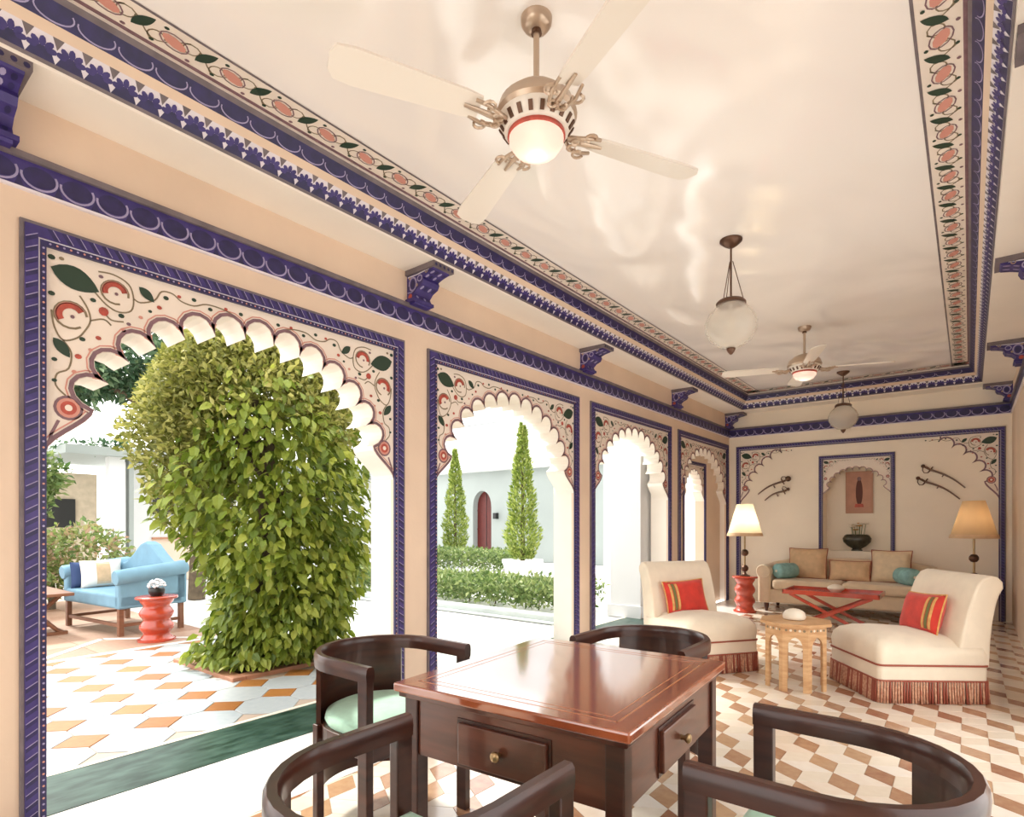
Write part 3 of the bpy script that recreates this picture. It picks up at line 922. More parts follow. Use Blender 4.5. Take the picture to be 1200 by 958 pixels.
ap2.build('cornice_moulding', APRONWOOD, tb, bevel=0.004)
for sx in (-1, 1):
    for sy in (-1, 1):
        x, y = sx * (hx - 0.052), sy * (hy - 0.052)
        MB().box(x - 0.026, x + 0.026, y - 0.026, y + 0.026, 0, TZ - 0.03).build('leg', WOOD, tb, bevel=0.004)
def drawer(face):
    d = MB(); k = MB(); sh = MB()
    w, z0, z1 = 0.15, 0.545, 0.665
    if face in 'NS':
        s = -1 if face == 'S' else 1
        y = s * (hy - i0)
        d.box(-w, w, min(y, y + s * 0.016), max(y, y + s * 0.016), z0, z1)
        sh.box(-w - 0.01, w + 0.01, min(y, y + s * 0.004), max(y, y + s * 0.004), z0 - 0.01, z1 + 0.01)
        M = Matrix.Translation((0, y + s * 0.016, (z0 + z1) / 2)) @ Matrix.Rotation(-s * PI / 2, 4, 'X')
    else:
        s = 1 if face == 'E' else -1
        x = s * (hx - i0)
        d.box(min(x, x + s * 0.016), max(x, x + s * 0.016), -w, w, z0, z1)
        sh.box(min(x, x + s * 0.004), max(x, x + s * 0.004), -w - 0.01, w + 0.01, z0 - 0.01, z1 + 0.01)
        M = Matrix.Translation((x + s * 0.016, 0, (z0 + z1) / 2)) @ Matrix.Rotation(s * PI / 2, 4, 'Y')
    dr = d.build('drawer', APRONWOOD, tb, bevel=0.004)
    sh.build('drawer_surround', WOOD, dr)
    k.lathe([(0.008, -0.002), (0.007, 0.010), (0.014, 0.016), (0.0155, 0.022), (0.011, 0.028), (0.0, 0.030)], 14, M=M)
    k.build('knob', BRASS, dr, smooth=60)
drawer('S'); drawer('E'); drawer('N'); drawer('W')

# ---- barrel armchairs
def barrel_chair():
    t = thing('barrel_armchair', 'x', 'chair')
    R, A, Z = 0.262, 0.25, 0.722
    path = [(-R, A, 0), (-R, A * 0.5, 0), (-R, 0.0, 0)]
    for k in range(1, 16): path.append((-R * math.cos(PI * k / 16), -R * math.sin(PI * k / 16), 0))
    path += [(R, 0, 0), (R, A * 0.5, 0), (R, A, 0)]
    sec = [(-0.017, Z - 0.058), (0.017, Z - 0.058), (0.019, Z - 0.03), (0.017, Z - 0.010), (0.010, Z), (-0.010, Z), (-0.017, Z - 0.010), (-0.019, Z - 0.03)]
    MB().sweep(path, sec).build('arm_rail', WOOD, t, smooth=50)
    for s in (-1, 1):
        MB().box(s * R - 0.0165, s * R + 0.0165, A - 0.055, A - 0.001, 0, Z - 0.02).build('front_post', WOOD, t, bevel=0.004)
    arc = []
    for k in range(25):
        a = math.radians(-90 - 58 + 116 * k / 24)
        arc.append((R * math.cos(a), R * math.sin(a), 0))
    MB().sweep(arc, [(-0.009, 0.13), (0.009, 0.13), (0.009, Z - 0.05), (-0.009, Z - 0.05)]).build('back_panel', WOOD, t, smooth=50)
    for s in (-1, 1):
        a = math.radians(-90 + s * 56)
        x, y = R * math.cos(a), R * math.sin(a)
        MB().box(x - 0.017, x + 0.017, y - 0.017, y + 0.017, 0, 0.42).build('rear_leg', WOOD, t, bevel=0.004)
    def dshape(r, a):
        return [(-r, a)] + [(-r * math.cos(PI * k / 18), -r * math.sin(PI * k / 18)) for k in range(19)] + [(r, a)]
    MB().prism(dshape(R - 0.012, A - 0.01), (0, 0, 0), (1, 0, 0), (0, 1, 0), (0, 0, 1), 0.425, base=0.36).build('seat_frame', WOOD, t, bevel=0.003)
    mb = MB(); rings = ((0.020, 0.425), (0.012, 0.445), (0.018, 0.466), (0.05, 0.480), (0.12, 0.487)); vs_ = []; fs = []
    for ins, z in rings:
        d = dshape(R - 0.012 - ins, A - 0.01 - ins * 0.6); n = len(d)
        vs_ += [(x, y, z) for x, y in d]
    for i in range(len(rings) - 1):
        for k in range(n):
            fs.append((i * n + k, i * n + (k + 1) % n, (i + 1) * n + (k + 1) % n, (i + 1) * n + k))
    fs.append(tuple((len(rings) - 1) * n + k for k in range(n))); fs.append(tuple(range(n - 1, -1, -1)))
    mb.add(vs_, fs).build('seat_cushion', MINT, t, smooth=60)
    return t
ch = barrel_chair()
CG = 'barrel chairs round the games table'
place(ch, (-1.965, 1.60, 0), -PI / 2, 'dark wood barrel armchair whose back is turned to the courtyard arches', CG)
place(dup(ch), (-0.245, 1.51, 0), PI / 2, 'dark wood barrel armchair at the table side facing the courtyard arches', CG)
place(dup(ch), (-0.96, 0.835, 0), 0, 'dark wood barrel armchair facing the drawer side of the table and the far sofa', CG)
place(dup(ch), (-1.19, 2.545, 0), PI, 'dark wood barrel armchair between the table and the cream slipper chair', CG)

# ---- slipper chairs
def slipper_chair():
    t = thing('slipper_chair', 'x', 'armchair')
    w, d = 0.34, 0.37
    MB().prism(rrect(-w, w, -d, d, 0.04), (0, 0, 0), (1, 0, 0), (0, 1, 0), (0, 0, 1), 0.27, base=0.035).build('base', FABRIC, t, smooth=40)
    # domed seat
    rings = [(0.0, 0.27), (-0.006, 0.33), (0.004, 0.385), (0.035, 0.425), (0.09, 0.45), (0.16, 0.465), (0.24, 0.472)]
    vs_ = []; fs = []
    for ins, z in rings:
        p = rrect(-w + ins, w - ins, -d + ins, d - ins, 0.05)
        n = len(p)
        vs_ += [(x, y, z - 0.05 * max(0, -y / d) * (1 if z > 0.4 else 0)) for x, y in p]
    for i in range(len(rings) - 1):
        for k in range(n):
            fs.append((i * n + k, i * n + (k + 1) % n, (i + 1) * n + (k + 1) % n, (i + 1) * n + k))
    fs.append(tuple((len(rings) - 1) * n + k for k in range(n)))
    MB().add(vs_, fs).build('seat', FABRIC, t, smooth=70)
    # leaning back with a rolled top
    prof = [(-0.17, 0.36), (-0.20, 0.50), (-0.235, 0.64), (-0.275, 0.76), (-0.30, 0.82), (-0.335, 0.865), (-0.385, 0.885), (-0.435, 0.875),
            (-0.468, 0.84), (-0.47, 0.795), (-0.445, 0.755), (-0.425, 0.70), (-0.40, 0.58), (-0.385, 0.44), (-0.378, 0.30), (-0.375, 0.24)]
    MB().prism(prof, (0, 0, 0), (0, 1, 0), (0, 0, 1), (1, 0, 0), w - 0.005, base=-w + 0.005).build('backrest', FABRIC, t, smooth=50, bevel=0.025, bseg=3)
    for z in (0.155, 0.262):
        p = rrect(-w - 0.003, w + 0.003, -d - 0.003, d + 0.003, 0.042)
        MB().sweep([(x, y, z) for x, y in p], [(-0.006, -0.006), (0.006, -0.006), (0.006, 0.006), (-0.006, 0.006)], closed=True).build('piping', PIPING, t)
    # bullion fringe: hanging cords all round
    mb = MB(); p = rrect(-w - 0.006, w + 0.006, -d - 0.006, d + 0.006, 0.045, 8)
    per = []
    for i in range(len(p)):
        a, b = Vector((*p[i], 0)), Vector((*p[(i + 1) % len(p)], 0)); L = (b - a).length
        per.append((a, b, L))
    tot = sum(x[2] for x in per); N = 150; acc = 0; j = 0
    rnd = random.Random(3)
    for i in range(N):
        s = (i + 0.5) * tot / N
        while acc + per[j][2] < s: acc += per[j][2]; j += 1
        a, b, L = per[j]; q = a + (b - a) * ((s - acc) / L); out = Vector((q.x, q.y, 0)).normalized()
        sw = out * rnd.uniform(0.0, 0.012)
        mb.tube([q + Vector((0, 0, 0.152)), q + sw * 0.5 + Vector((0, 0, 0.07)), q + sw + Vector((rnd.uniform(-.004, .004), 0, 0.003))], [0.006, 0.008, 0.009], 5, mi=0 if rnd.random() < 0.7 else 1)
    f = mb.build('bullion_fringe', [FRINGE, PIPING], t, smooth=180); f['kind'] = 'stuff'
    return t
sl = slipper_chair()
RZR, RZL = math.radians(125.6), math.radians(-125.6)
place(sl, (-0.39, 5.22, 0), RZR, 'cream fringed slipper chair beside the octagonal table, back to the solid wall', 'fringed slipper chairs')
sl2 = dup(sl)
place(sl2, (-1.90, 5.08, 0), RZL, 'cream fringed slipper chair with its back against the courtyard arches', 'fringed slipper chairs')
def red_pillow(label, chair_loc, rz, sd):
    t = thing('throw_pillow', label, 'pillow', group='scarlet pillows on the slipper chairs')
    p = pillow(0.42, 0.30, 0.13).build('cover', REDFAB, t, smooth=180)
    MB().tube(pillow_edge(0.42, 0.30), 0.006, 6).build('cord_edge', GOLDFAB, t, smooth=180)
    # woven stripes across one end of the cover
    for x, wd, m in ((sd * 0.115, 0.022, GOLDFAB), (sd * 0.145, 0.026, OLIVEFAB), (sd * 0.172, 0.018, GOLDFAB)):
        mb = MB()
        n = 10; vs_ = []; fs = []
        for j in range(n + 1):
            v = 2 * j / n - 1
            for xx in (x - wd / 2, x + wd / 2):
                u = xx / 0.21
                th = 0.065 * (max(0, (1 - u ** 4)) * (1 - v ** 4)) ** 0.55 + 0.002
                vs_.append((xx * (1 - 0.06 * (1 - v * v)), th, 0.15 + v * 0.15 * (1 - 0.06 * (1 - u * u))))
        for j in range(n): fs.append((2 * j, 2 * j + 2, 2 * j + 3, 2 * j + 1))
        mb.add(vs_, fs).build('woven_stripe', m, t, smooth=180)
    M = Matrix.Translation(chair_loc) @ Matrix.Rotation(rz, 4, 'Z') @ Matrix.Translation((0.02, -0.115, 0.432)) @ Matrix.Rotation(math.radians(16), 4, 'X') @ Matrix.Rotation(math.radians(3), 4, 'Y')
    t.matrix_world = M
    return t
red_pillow('scarlet striped pillow on the slipper chair backed against the solid wall', (-0.39, 5.22, 0), RZR, -1)
red_pillow('scarlet striped pillow on the slipper chair backed against the courtyard arches', (-1.90, 5.08, 0), RZL, 1)

# ---- octagonal carved side table with a white dome box
t = thing('octagonal_table', 'carved honey wood octagonal side table with arched legs', 'side table', (-1.05, 4.84, 0), math.radians(12))
def octa(r): return [(r * math.cos(PI / 8 + PI / 4 * k), r * math.sin(PI / 8 + PI / 4 * k)) for k in range(8)]
MB().prism(octa(0.262), (0, 0, 0), (1, 0, 0), (0, 1, 0), (0, 0, 1), 0.505, base=0.483).build('tabletop', WARMWOOD, t, bevel=0.004)
o8 = octa(0.225)
for k in range(8):
    a, b = Vector((*o8[k], 0)), Vector((*o8[(k + 1) % 8], 0)); L = (b - a).length; U = (b - a).normalized(); N = Vector((U.y, -U.x, 0))
    # panel with a pointed arch cut out between two legs
    hw_ = L / 2; lw = 0.034
    pts = [(-hw_, 0), (-hw_ + lw, 0), (-hw_ + lw, 0.30)]
    for q in range(1, 8):
        s = q / 8.0
        pts.append((-(hw_ - lw) * math.cos(s * PI), 0.30 + 0.085 * math.sin(s * PI) ** 0.7 + 0.02 * (1 - abs(2 * s - 1))))
    pts += [(hw_ - lw, 0.30), (hw_ - lw, 0), (hw_, 0), (hw_, 0.485), (-hw_, 0.485)]
    pn = MB().prism(pts, (a + b) / 2, U, (0, 0, 1), N, 0.0, base=-0.016).build('leg_panel', WARMWOOD, t)
    P = Paint((a + b) / 2, U, (0, 0, 1), N, 0.001)
    for q in range(5): P.poly(ell(-hw_ * 0.7 + q * hw_ * 0.35, 0.455, 0.010, 0.010, 6), BONEW if q % 2 else VINEP)
    P.build('bone_inlay', pn)
t = thing('domed_box', 'small white domed box on the octagonal side table', 'box', (-1.06, 4.85, 0.505))
MB().lathe([(0.055, 0), (0.075, 0.006), (0.082, 0.022), (0.080, 0.030)], 24).build('box_base', BONEW, t, smooth=40)
MB().lathe([(0.080, 0.030), (0.078, 0.046), (0.064, 0.066), (0.038, 0.080), (0.012, 0.085), (0.0, 0.086)], 24).build('lid', BONEW, t, smooth=60)

# ---- red folding tray table in front of the sofa
XT = thing('tray_table', 'red lacquer tray table on crossed folding legs before the sofa', 'coffee table', (-1.25, 7.62, 0))
tx, ty = 0.49, 0.27
tt = MB().box(-tx, tx, -ty, ty, 0.415, 0.435)
tt.build('tray', LACQ, XT, bevel=0.004)
rim = MB()
rim.box(-tx, tx, -ty, -ty + 0.018, 0.43, 0.465).box(-tx, tx, ty - 0.018, ty, 0.43, 0.465).box(-tx, -tx + 0.018, -ty, ty, 0.43, 0.465).box(tx - 0.018, tx, -ty, ty, 0.43, 0.465)
rim.build('tray_rim', LACQ, XT, bevel=0.004)
for y in (-ty + 0.04, ty - 0.04):
    for s in (-1, 1):
        L = math.hypot(0.84, 0.41); M = Matrix.Translation((0, y + s * 0.013, 0.208)) @ Matrix.Rotation(s * math.atan2(0.40, 0.80), 4, 'Y')
        MB().box(-L / 2, L / 2, -0.012, 0.012, -0.018, 0.018, M=M).build('crossed_leg', LACQ, XT, bevel=0.003)
for x in (-0.40, 0.40):
    MB().box(x - 0.012, x + 0.012, -ty + 0.04, ty - 0.04, 0.03, 0.055).build('stretcher', LACQ, XT)
t = thing('white_bowl', 'small cream lidded bowl on the red tray table', 'bowl', (-1.22, 7.62, 0.435))
MB().lathe([(0.03, 0), (0.05, 0.01), (0.085, 0.04), (0.09, 0.055)], 20).build('bowl', BONEW, t, smooth=50)
MB().lathe([(0.092, 0.055), (0.08, 0.075), (0.04, 0.095), (0.0, 0.10)], 20).build('lid', BONEW, t, smooth=60)

# ---- sofa against the end wall
SF = thing('sofa', 'oatmeal rolled-arm sofa against the end wall', 'sofa', (-1.33, 9.05, 0))
sw = 1.04
MB().box(-sw + 0.01, sw - 0.01, -0.385, 0.355, 0.13, 0.32).build('base', SOFAFAB, SF, bevel=0.03, bseg=3)
for s in (-1, 1):
    x0, x1 = sorted((s * 0.01, s * (sw - 0.19)))
    MB().box(x0, x1, -0.42, 0.20, 0.32, 0.46).build('seat_cushion', SOFAFAB, SF, bevel=0.045, bseg=4)
    MB().box(min(s * (sw - 0.17), s * sw), max(s * (sw - 0.17), s * sw), -0.40, 0.36, 0.12, 0.56).build('arm', SOFAFAB, SF, bevel=0.03, bseg=3)
    M = Matrix.Translation((s * (sw - 0.075), -0.41, 0.56)) @ Matrix.Rotation(-PI / 2, 4, 'X')
    MB().lathe([(0.0, 0), (0.09, 0.0), (0.10, 0.02), (0.10, 0.74), (0.09, 0.76), (0, 0.76)], 20, M=M).build('arm_roll', SOFAFAB, SF, smooth=50)
bk = MB().prism([(-sw + 0.03, 0.30), (sw - 0.03, 0.30), (sw - 0.03, 0.66), (sw - 0.3, 0.72), (0, 0.75), (-sw + 0.3, 0.72), (-sw + 0.03, 0.66)], (0, 0.42, 0), (1, 0, 0), (0, 0, 1), (0, -1, 0), 0.24)
bk.build('backrest', SOFAFAB, SF, bevel=0.05, bseg=4)
for x in (-sw + 0.1, sw - 0.1):
    for y in (-0.33, 0.30):
        MB().lathe([(0.018, 0), (0.03, 0.06), (0.035, 0.13)], 10, c=(x, y, 0)).build('leg', WOOD, SF, smooth=40)
def cushion(name, label, w, h, th, m, loc, tilt, rz, edge=None, grp=None):
    t = thing(name, label, 'cushion', group=grp)
    pillow(w, h, th).build('cover', m, t, smooth=180)
    if edge: MB().tube(pillow_edge(w, h), 0.007, 6).build('cord_edge', edge, t, smooth=180)
    t.matrix_world = Matrix.Translation(loc) @ Matrix.Rotation(rz, 4, 'Z') @ Matrix.Rotation(math.radians(tilt), 4, 'X')
    return t
CGp = 'cushions on the oatmeal sofa'
# sofa faces -y, so cushions lean with their tops towards +y (negative x-tilt)
cushion('sofa_cushion', 'square tan cushion with russet edge beside the sofa arm near the arches', 0.50, 0.44, 0.15, PILLOWTAN, (-1.82, 9.085, 0.455), -14, 0.0, PIPING, CGp)
cushion('sofa_cushion', 'low oblong tan cushion in the middle of the sofa', 0.50, 0.28, 0.13, PILLOWTAN, (-1.29, 9.06, 0.455), -14, 0.0, PIPING, CGp)
cushion('sofa_cushion', 'square straw-coloured patterned cushion on the sofa beside the solid wall', 0.46, 0.44, 0.15, PILLOWPALE, (-0.82, 9.09, 0.455), -14, -0.05, PIPING, CGp)
def bolster(label, loc, rz):
    t = thing('bolster_cushion', label, 'cushion', group='teal bolsters on the sofa')
    M = Matrix.Rotation(PI / 2, 4, 'Y') @ Matrix.Translation((0, 0, -0.17))
    MB().lathe([(0.0, 0), (0.05, 0.004), (0.09, 0.012), (0.105, 0.03), (0.11, 0.17), (0.105, 0.31), (0.09, 0.328), (0.05, 0.336), (0.0, 0.34)], 20, M=M).build('cover', TEAL, t, smooth=60)
    for x in (-0.168, 0.168):
        MB().lathe([(0.018, -0.008), (0.018, 0.008)], 10, M=Matrix.Translation((x, 0, 0)) @ Matrix.Rotation(PI / 2, 4, 'Y')).build('button', BONEW, t, smooth=40)
    t.location = loc; t.rotation_euler = (0, 0, rz)
bolster('pale teal bolster in the sofa corner by the lamp near the arches', (-2.05, 8.87, 0.57), math.radians(58))
bolster('pale teal bolster in the sofa corner by the solid wall', (-0.62, 8.87, 0.57), math.radians(-58))

# ---- turned red stools and their lamps
def turned_stool(name, label, loc, h=0.5, r=0.17, group=None):
    t = thing(name, label, 'stool', loc, group=group)
    MB().lathe([(r * 0.92, h - 0.03), (r, h - 0.022), (r, h - 0.004), (r * 0.97, h)], 24).build('stool_top', LACQ, t, smooth=40)
    pr = []
    N = 36
    for i in range(N + 1):
        z = (h - 0.03) * i / N
        pr.append((r * (0.62 + 0.20 * abs(math.cos(PI * 3 * i / N)) ** 1.5), z))
    MB().lathe([(r * 0.9, 0.0), (r * 0.9, 0.02)] + [(a, b) for a, b in pr if b > 0.02], 24).build('turned_body', LACQ, t, smooth=60)
    return t
turned_stool('turned_stool', 'red lacquer turned stool carrying the lamp beside the arches', (-2.48, 8.42, 0), group='red turned lamp stools')
turned_stool('turned_stool', 'red lacquer turned stool carrying the lamp beside the solid wall', (0.04, 8.78, 0), group='red turned lamp stools')
def table_lamp(label, loc, on, rot=0.0):
    t = thing('table_lamp', label, 'lamp', loc, rot, 'table lamps flanking the sofa')
    MB().lathe([(0.07, 0), (0.075, 0.012), (0.05, 0.02), (0.022, 0.035), (0.016, 0.06)], 20).build('base', BRONZE, t, smooth=50)
    MB().lathe([(0.012, 0.05), (0.012, 0.62)], 10).build('stem', BRASS, t, smooth=60)
    for z in (0.11, 0.33):
        MB().lathe([(0.0, -0.05), (0.03, -0.042), (0.048, -0.015), (0.048, 0.015), (0.03, 0.042), (0.0, 0.05)], 16, c=(0, 0, z)).build('ball', BRONZE, t, smooth=60)
    # empire shade of parchment, open at both ends
    sh = MB().lathe([(0.233, 0.57), (0.108, 1.01)], 28); sh.f = sh.f[:-2]; sh.m = sh.m[:-2]
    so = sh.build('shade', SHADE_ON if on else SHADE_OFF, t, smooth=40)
    MB().lathe([(0.240, 0.566), (0.229, 0.61), (0.226, 0.61), (0.234, 0.566), (0.240, 0.566)], 28).build('shade_band', PILLOWTAN, t, smooth=40)
    bl = MB().lathe([(0.0, -0.04), (0.025, -0.02), (0.03, 0.01), (0.015, 0.045), (0.0, 0.05)], 12, c=(0, 0, 0.68))
    bl.build('bulb', BULB_ON, t, smooth=60)
    ld = bpy.data.lights.new('lamp_light', 'POINT'); ld.energy = 7 if on else 6; ld.color = (1, 0.85, 0.66); ld.shadow_soft_size = 0.05
    lo = bpy.data.objects.new('lamp_light', ld); C.objects.link(lo); lo.parent = t; lo.location = (0, 0, 0.78)
    return t
BULB_ON = mat('warm_bulb', (1, 0.9, 0.7), 0.4, emit=(1.0, 0.80, 0.52, 3.0))
def shade_translucent(c1, c2, k, nm):
    m = bpy.data.materials.new(nm); m.use_nodes = True; nt = m.node_tree
    b = nt.nodes['Principled BSDF']; b.inputs['Base Color'].default_value = (*c1, 1); b.inputs['Roughness'].default_value = 0.8
    tr = nt.nodes.new('ShaderNodeBsdfTranslucent'); tr.inputs[0].default_value = (*c2, 1)
    mx = nt.nodes.new('ShaderNodeMixShader'); mx.inputs[0].default_value = k
    nt.links.new(b.outputs[0], mx.inputs[1]); nt.links.new(tr.outputs[0], mx.inputs[2])
    nt.links.new(mx.outputs[0], nt.nodes['Material Output'].inputs[0])
    return m
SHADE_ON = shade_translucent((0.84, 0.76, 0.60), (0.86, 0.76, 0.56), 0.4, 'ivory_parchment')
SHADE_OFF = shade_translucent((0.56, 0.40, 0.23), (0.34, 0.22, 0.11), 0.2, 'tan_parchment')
def bulb_light(parent, z, e):
    ld = bpy.data.lights.new('lamp_light', 'POINT'); ld.energy = e; ld.color = (1, 0.88, 0.72); ld.shadow_soft_size = 0.06
    lo = bpy.data.objects.new('lamp_light', ld); C.objects.link(lo); lo.parent = parent; lo.location = (0, 0, z)

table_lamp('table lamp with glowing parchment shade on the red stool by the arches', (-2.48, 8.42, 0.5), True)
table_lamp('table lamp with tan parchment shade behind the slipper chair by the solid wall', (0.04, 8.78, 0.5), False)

# ---- niche: picture and bowl of flowers
t = thing('framed_picture', 'small framed miniature with a dark standing figure in the niche', 'picture', (-1.28, BY + 0.30, 1.40))
MB().box(-0.165, 0.165, -0.02, -0.002, 0, 0.60).build('mount', mat('rose_mount', (0.50, 0.27, 0.19), 0.6, var=0.1), t)
fr = MB(); 
fr.box(-0.175, -0.155, -0.03, -0.002, -0.01, 0.61).box(0.155, 0.175, -0.03, -0.002, -0.01, 0.61).box(-0.155, 0.155, -0.03, -0.002, -0.01, 0.01).box(-0.155, 0.155, -0.03, -0.002, 0.59, 0.61)
fr.build('frame', mat('rose_gilt_frame', (0.46, 0.24, 0.15), 0.4), t)
P = Paint((0, -0.02, 0), UXv, UZ, NYn, 0.001)
P.poly(ell(0, 0.30, 0.045, 0.20, 18), mat('dark_russet_ink', (0.10, 0.025, 0.015), 0.6)); P.poly(ell(0, 0.50, 0.028, 0.03, 10), MAUVE, 1)
P.poly([(-0.06, 0.08), (0.06, 0.08), (0.05, 0.13), (-0.05, 0.13)], REDP, 1)
P.build('painted_figure', t)
FB = thing('flower_bowl', 'dark rounded bowl of pale flowers on the niche ledge', 'flower bowl', (-1.29, BY + 0.13, NB))
MB().lathe([(0.07, 0), (0.075, 0.012), (0.055, 0.03), (0.12, 0.07), (0.175, 0.13), (0.185, 0.18), (0.16, 0.225), (0.135, 0.24), (0.125, 0.235), (0.15, 0.18), (0.1, 0.09), (0.0, 0.07)], 24, sy=0.68).build('bowl', mat('dark_olive_glaze', (0.05, 0.045, 0.03), 0.2, var=0.4, scale=14), FB, smooth=60)
rnd = random.Random(5)
for k in range(9):
    a = k * 2.4; r = 0.03 + 0.011 * k
    x, y, z = r * math.cos(a), r * 0.55 * math.sin(a), 0.30 + rnd.uniform(0, 0.10)
    st = MB().tube([(x * 0.4, y * 0.4, 0.16), (x * 0.8, y * 0.8, 0.25), (x, y, z)], 0.004, 5).build('stem', mat('stem_green', (0.10, 0.16, 0.05), 0.6), FB)
    m = MB()
    for j in range(6):
        g = j * PI / 3 + k
        m.lathe([(0, -0.004), (0.014, 0.002), (0.012, 0.010), (0, 0.012)], 6, M=Matrix.Translation((x + 0.022 * math.cos(g), y + 0.022 * math.sin(g), z)) @ Matrix.Scale(1.5, 4))
    m.lathe([(0, -0.012), (0.016, 0.0), (0, 0.016)], 6, M=Matrix.Translation((x, y, z)))
    m.build('flower', BONEW if k % 3 else GOLDFAB, FB, smooth=60)

# ---- crossed pairs of swords on the end wall
def sword(label, a, b, hilt_at_b, grp, ball=False):
    (ax, az), (bx, bz) = a, b
    if hilt_at_b: (ax, az), (bx, bz) = (bx, bz), (ax, az)
    L = math.hypot(bx - ax, bz - az); ang = math.atan2(bz - az, bx - ax)
    t = thing('sword', label, 'sword', (ax, BY - 0.035, az), group=grp)
    t.rotation_euler = (0, -ang, 0)
    n = 10
    pts = [(L * (0.16 + 0.84 * i / n), 0, 0.03 * math.sin(PI * i / n) * (1 if not hilt_at_b else -1)) for i in range(n + 1)]
    MB().tube(pts, [0.015 - 0.007 * i / n for i in range(n + 1)], 8).build('scabbard', STEEL, t, smooth=60)
    MB().tube([(0, 0, 0), (L * 0.08, 0, 0.004), (L * 0.17, 0, 0)], [0.012, 0.015, 0.012], 8).build('grip', BRONZE, t, smooth=60)
    g = MB().tube([(L * 0.16, 0, -0.05), (L * 0.165, 0, 0), (L * 0.16, 0, 0.05)], [0.007, 0.011, 0.007], 8)
    g.tube([(L * 0.16, 0, -0.05), (L * 0.10, 0, -0.07), (L * 0.03, 0, -0.05), (0.0, 0, -0.012)], 0.006, 6)
    g.build('hand_guard', BRONZE, t, smooth=60)
    r = 0.045 if ball else 0.026
    MB().lathe([(0, -r), (r * 0.7, -r * 0.7), (r, 0), (r * 0.7, r * 0.7), (0, r)], 12, c=(-0.01, 0, 0)).build('pommel', BRONZE, t, smooth=60)
    MB().box(L * 0.45, L * 0.47, -0.004, 0.036, -0.01, 0.03).build('wall_hook', BRONZE, t)
G = 'swords hung in pairs on the end wall'
sword('sword above its pair on the wall between niche and arches', (-2.62, 1.70), (-2.19, 1.92), True, G, True)
sword('sword below its pair on the wall between niche and arches', (-2.52, 1.60), (-2.19, 1.76), True, G)
sword('sword above its pair on the wall between niche and solid wall', (-0.485, 2.01), (-0.045, 1.705), False, G)
sword('sword below its pair on the wall between niche and solid wall', (-0.54, 1.85), (-0.10, 1.56), False, G)

# ---- ceiling fans
def ceiling_fan(label, loc, ang):
    t = thing('ceiling_fan', label, 'ceiling fan', loc, ang, 'ornate ceiling fans')
    MB().lathe([(0.0, 0.0), (0.062, 0.0), (0.06, -0.02), (0.05, -0.035), (0.03, -0.045), (0.0, -0.045)], 24).build('canopy', FANB, t, smooth=50)
    MB().lathe([(0.012, -0.40), (0.012, -0.03)], 12).build('down_rod', FANB, t, smooth=60)
    MB().lathe([(0.022, -0.06), (0.018, -0.04)], 12).build('rod_collar', BRONZE, t, smooth=60)
    MB().lathe([(0.02, -0.355), (0.05, -0.365), (0.10, -0.385), (0.145, -0.425), (0.160, -0.47), (0.15, -0.485), (0.0, -0.485)], 32).build('motor_housing', FANB, t, smooth=50)
    vr = MB().lathe([(0.150, -0.482), (0.148, -0.50), (0.125, -0.535), (0.118, -0.54), (0.0, -0.54)], 32).build('vent_ring', FANW, t, smooth=40)
    for k in range(20):
        a = 2 * PI * k / 20
        M = Matrix.Rotation(a, 4, 'Z') @ Matrix.Translation((0.139, 0, -0.518)) @ Matrix.Rotation(math.radians(34), 4, 'Y')
        MB().box(-0.004, 0.003, -0.008, 0.008, -0.018, 0.016, M=M).build('vent_slot', BRONZE, vr)
    MB().lathe([(0.112, -0.538), (0.114, -0.552), (0.110, -0.556)], 32).build('red_ring', REDP, t, smooth=40)
    MB().lathe([(0.108, -0.552), (0.106, -0.575), (0.085, -0.605), (0.05, -0.622), (0.0, -0.627)], 28).build('light_bowl', FROST, t, smooth=60)
    for k in range(4):
        a = k * PI / 2
        R = Matrix.Rotation(a, 4, 'Z')
        bi = MB()
        # scrolled bracket
        for s in (-1, 1):
            bi.tube([R @ Vector((0.12, 0, -0.515)), R @ Vector((0.17, s * 0.035, -0.53)), R @ Vector((0.22, s * 0.05, -0.525)), R @ Vector((0.27, s * 0.045, -0.515))], [0.008, 0.009, 0.008, 0.007], 6)
            bi.tube([R @ Vector((0.22 + 0.022 * math.cos(q) , s * (0.055 + 0.022 * math.sin(q)), -0.528)) for q in [j * 0.6 for j in range(9)]], 0.006, 5)
            bi.tube([R @ Vector((0.17 + 0.018 * math.cos(q), s * (0.02 + 0.018 * math.sin(q)), -0.535)) for q in [j * 0.6 for j in range(10)]], 0.005, 5)
        bi.tube([R @ Vector((0.10, 0, -0.50)), R @ Vector((0.18, 0, -0.522)), R @ Vector((0.30, 0, -0.512))], [0.012, 0.012, 0.007], 6)
        bi.build('blade_bracket', FANB, t, smooth=60)
        bl = [(0.24, -0.045), (0.30, -0.055), (0.70, -0.070), (0.765, -0.062), (0.785, -0.03), (0.785, 0.03), (0.765, 0.062), (0.70, 0.070), (0.30, 0.055), (0.24, 0.045)]
        Rt = R @ Matrix.Translation((0, 0, -0.505)) @ Matrix.Rotation(math.radians(12), 4, 'X')
        m = MB().prism(bl, Rt @ Vector((0, 0, 0)), Rt.to_3x3() @ Vector((1, 0, 0)), Rt.to_3x3() @ Vector((0, 1, 0)), Rt.to_3x3() @ Vector((0, 0, 1)), 0.006, base=-0.004)
        m.build('blade', FANW, t)
    for c_ in t.children:
        if c_.name.split('.')[0] not in ('canopy', 'rod_collar'): c_.location.z += 0.085
    bulb_light(t, -0.49, 0.8)
    return t
ceiling_fan('ornate ivory four-blade ceiling fan above the games table', (-1.335, 1.845, ZC), math.radians(63))
ceiling_fan('ornate ivory four-blade ceiling fan hanging between the two glass pendants', (-1.31, 6.43, ZC), math.radians(20))

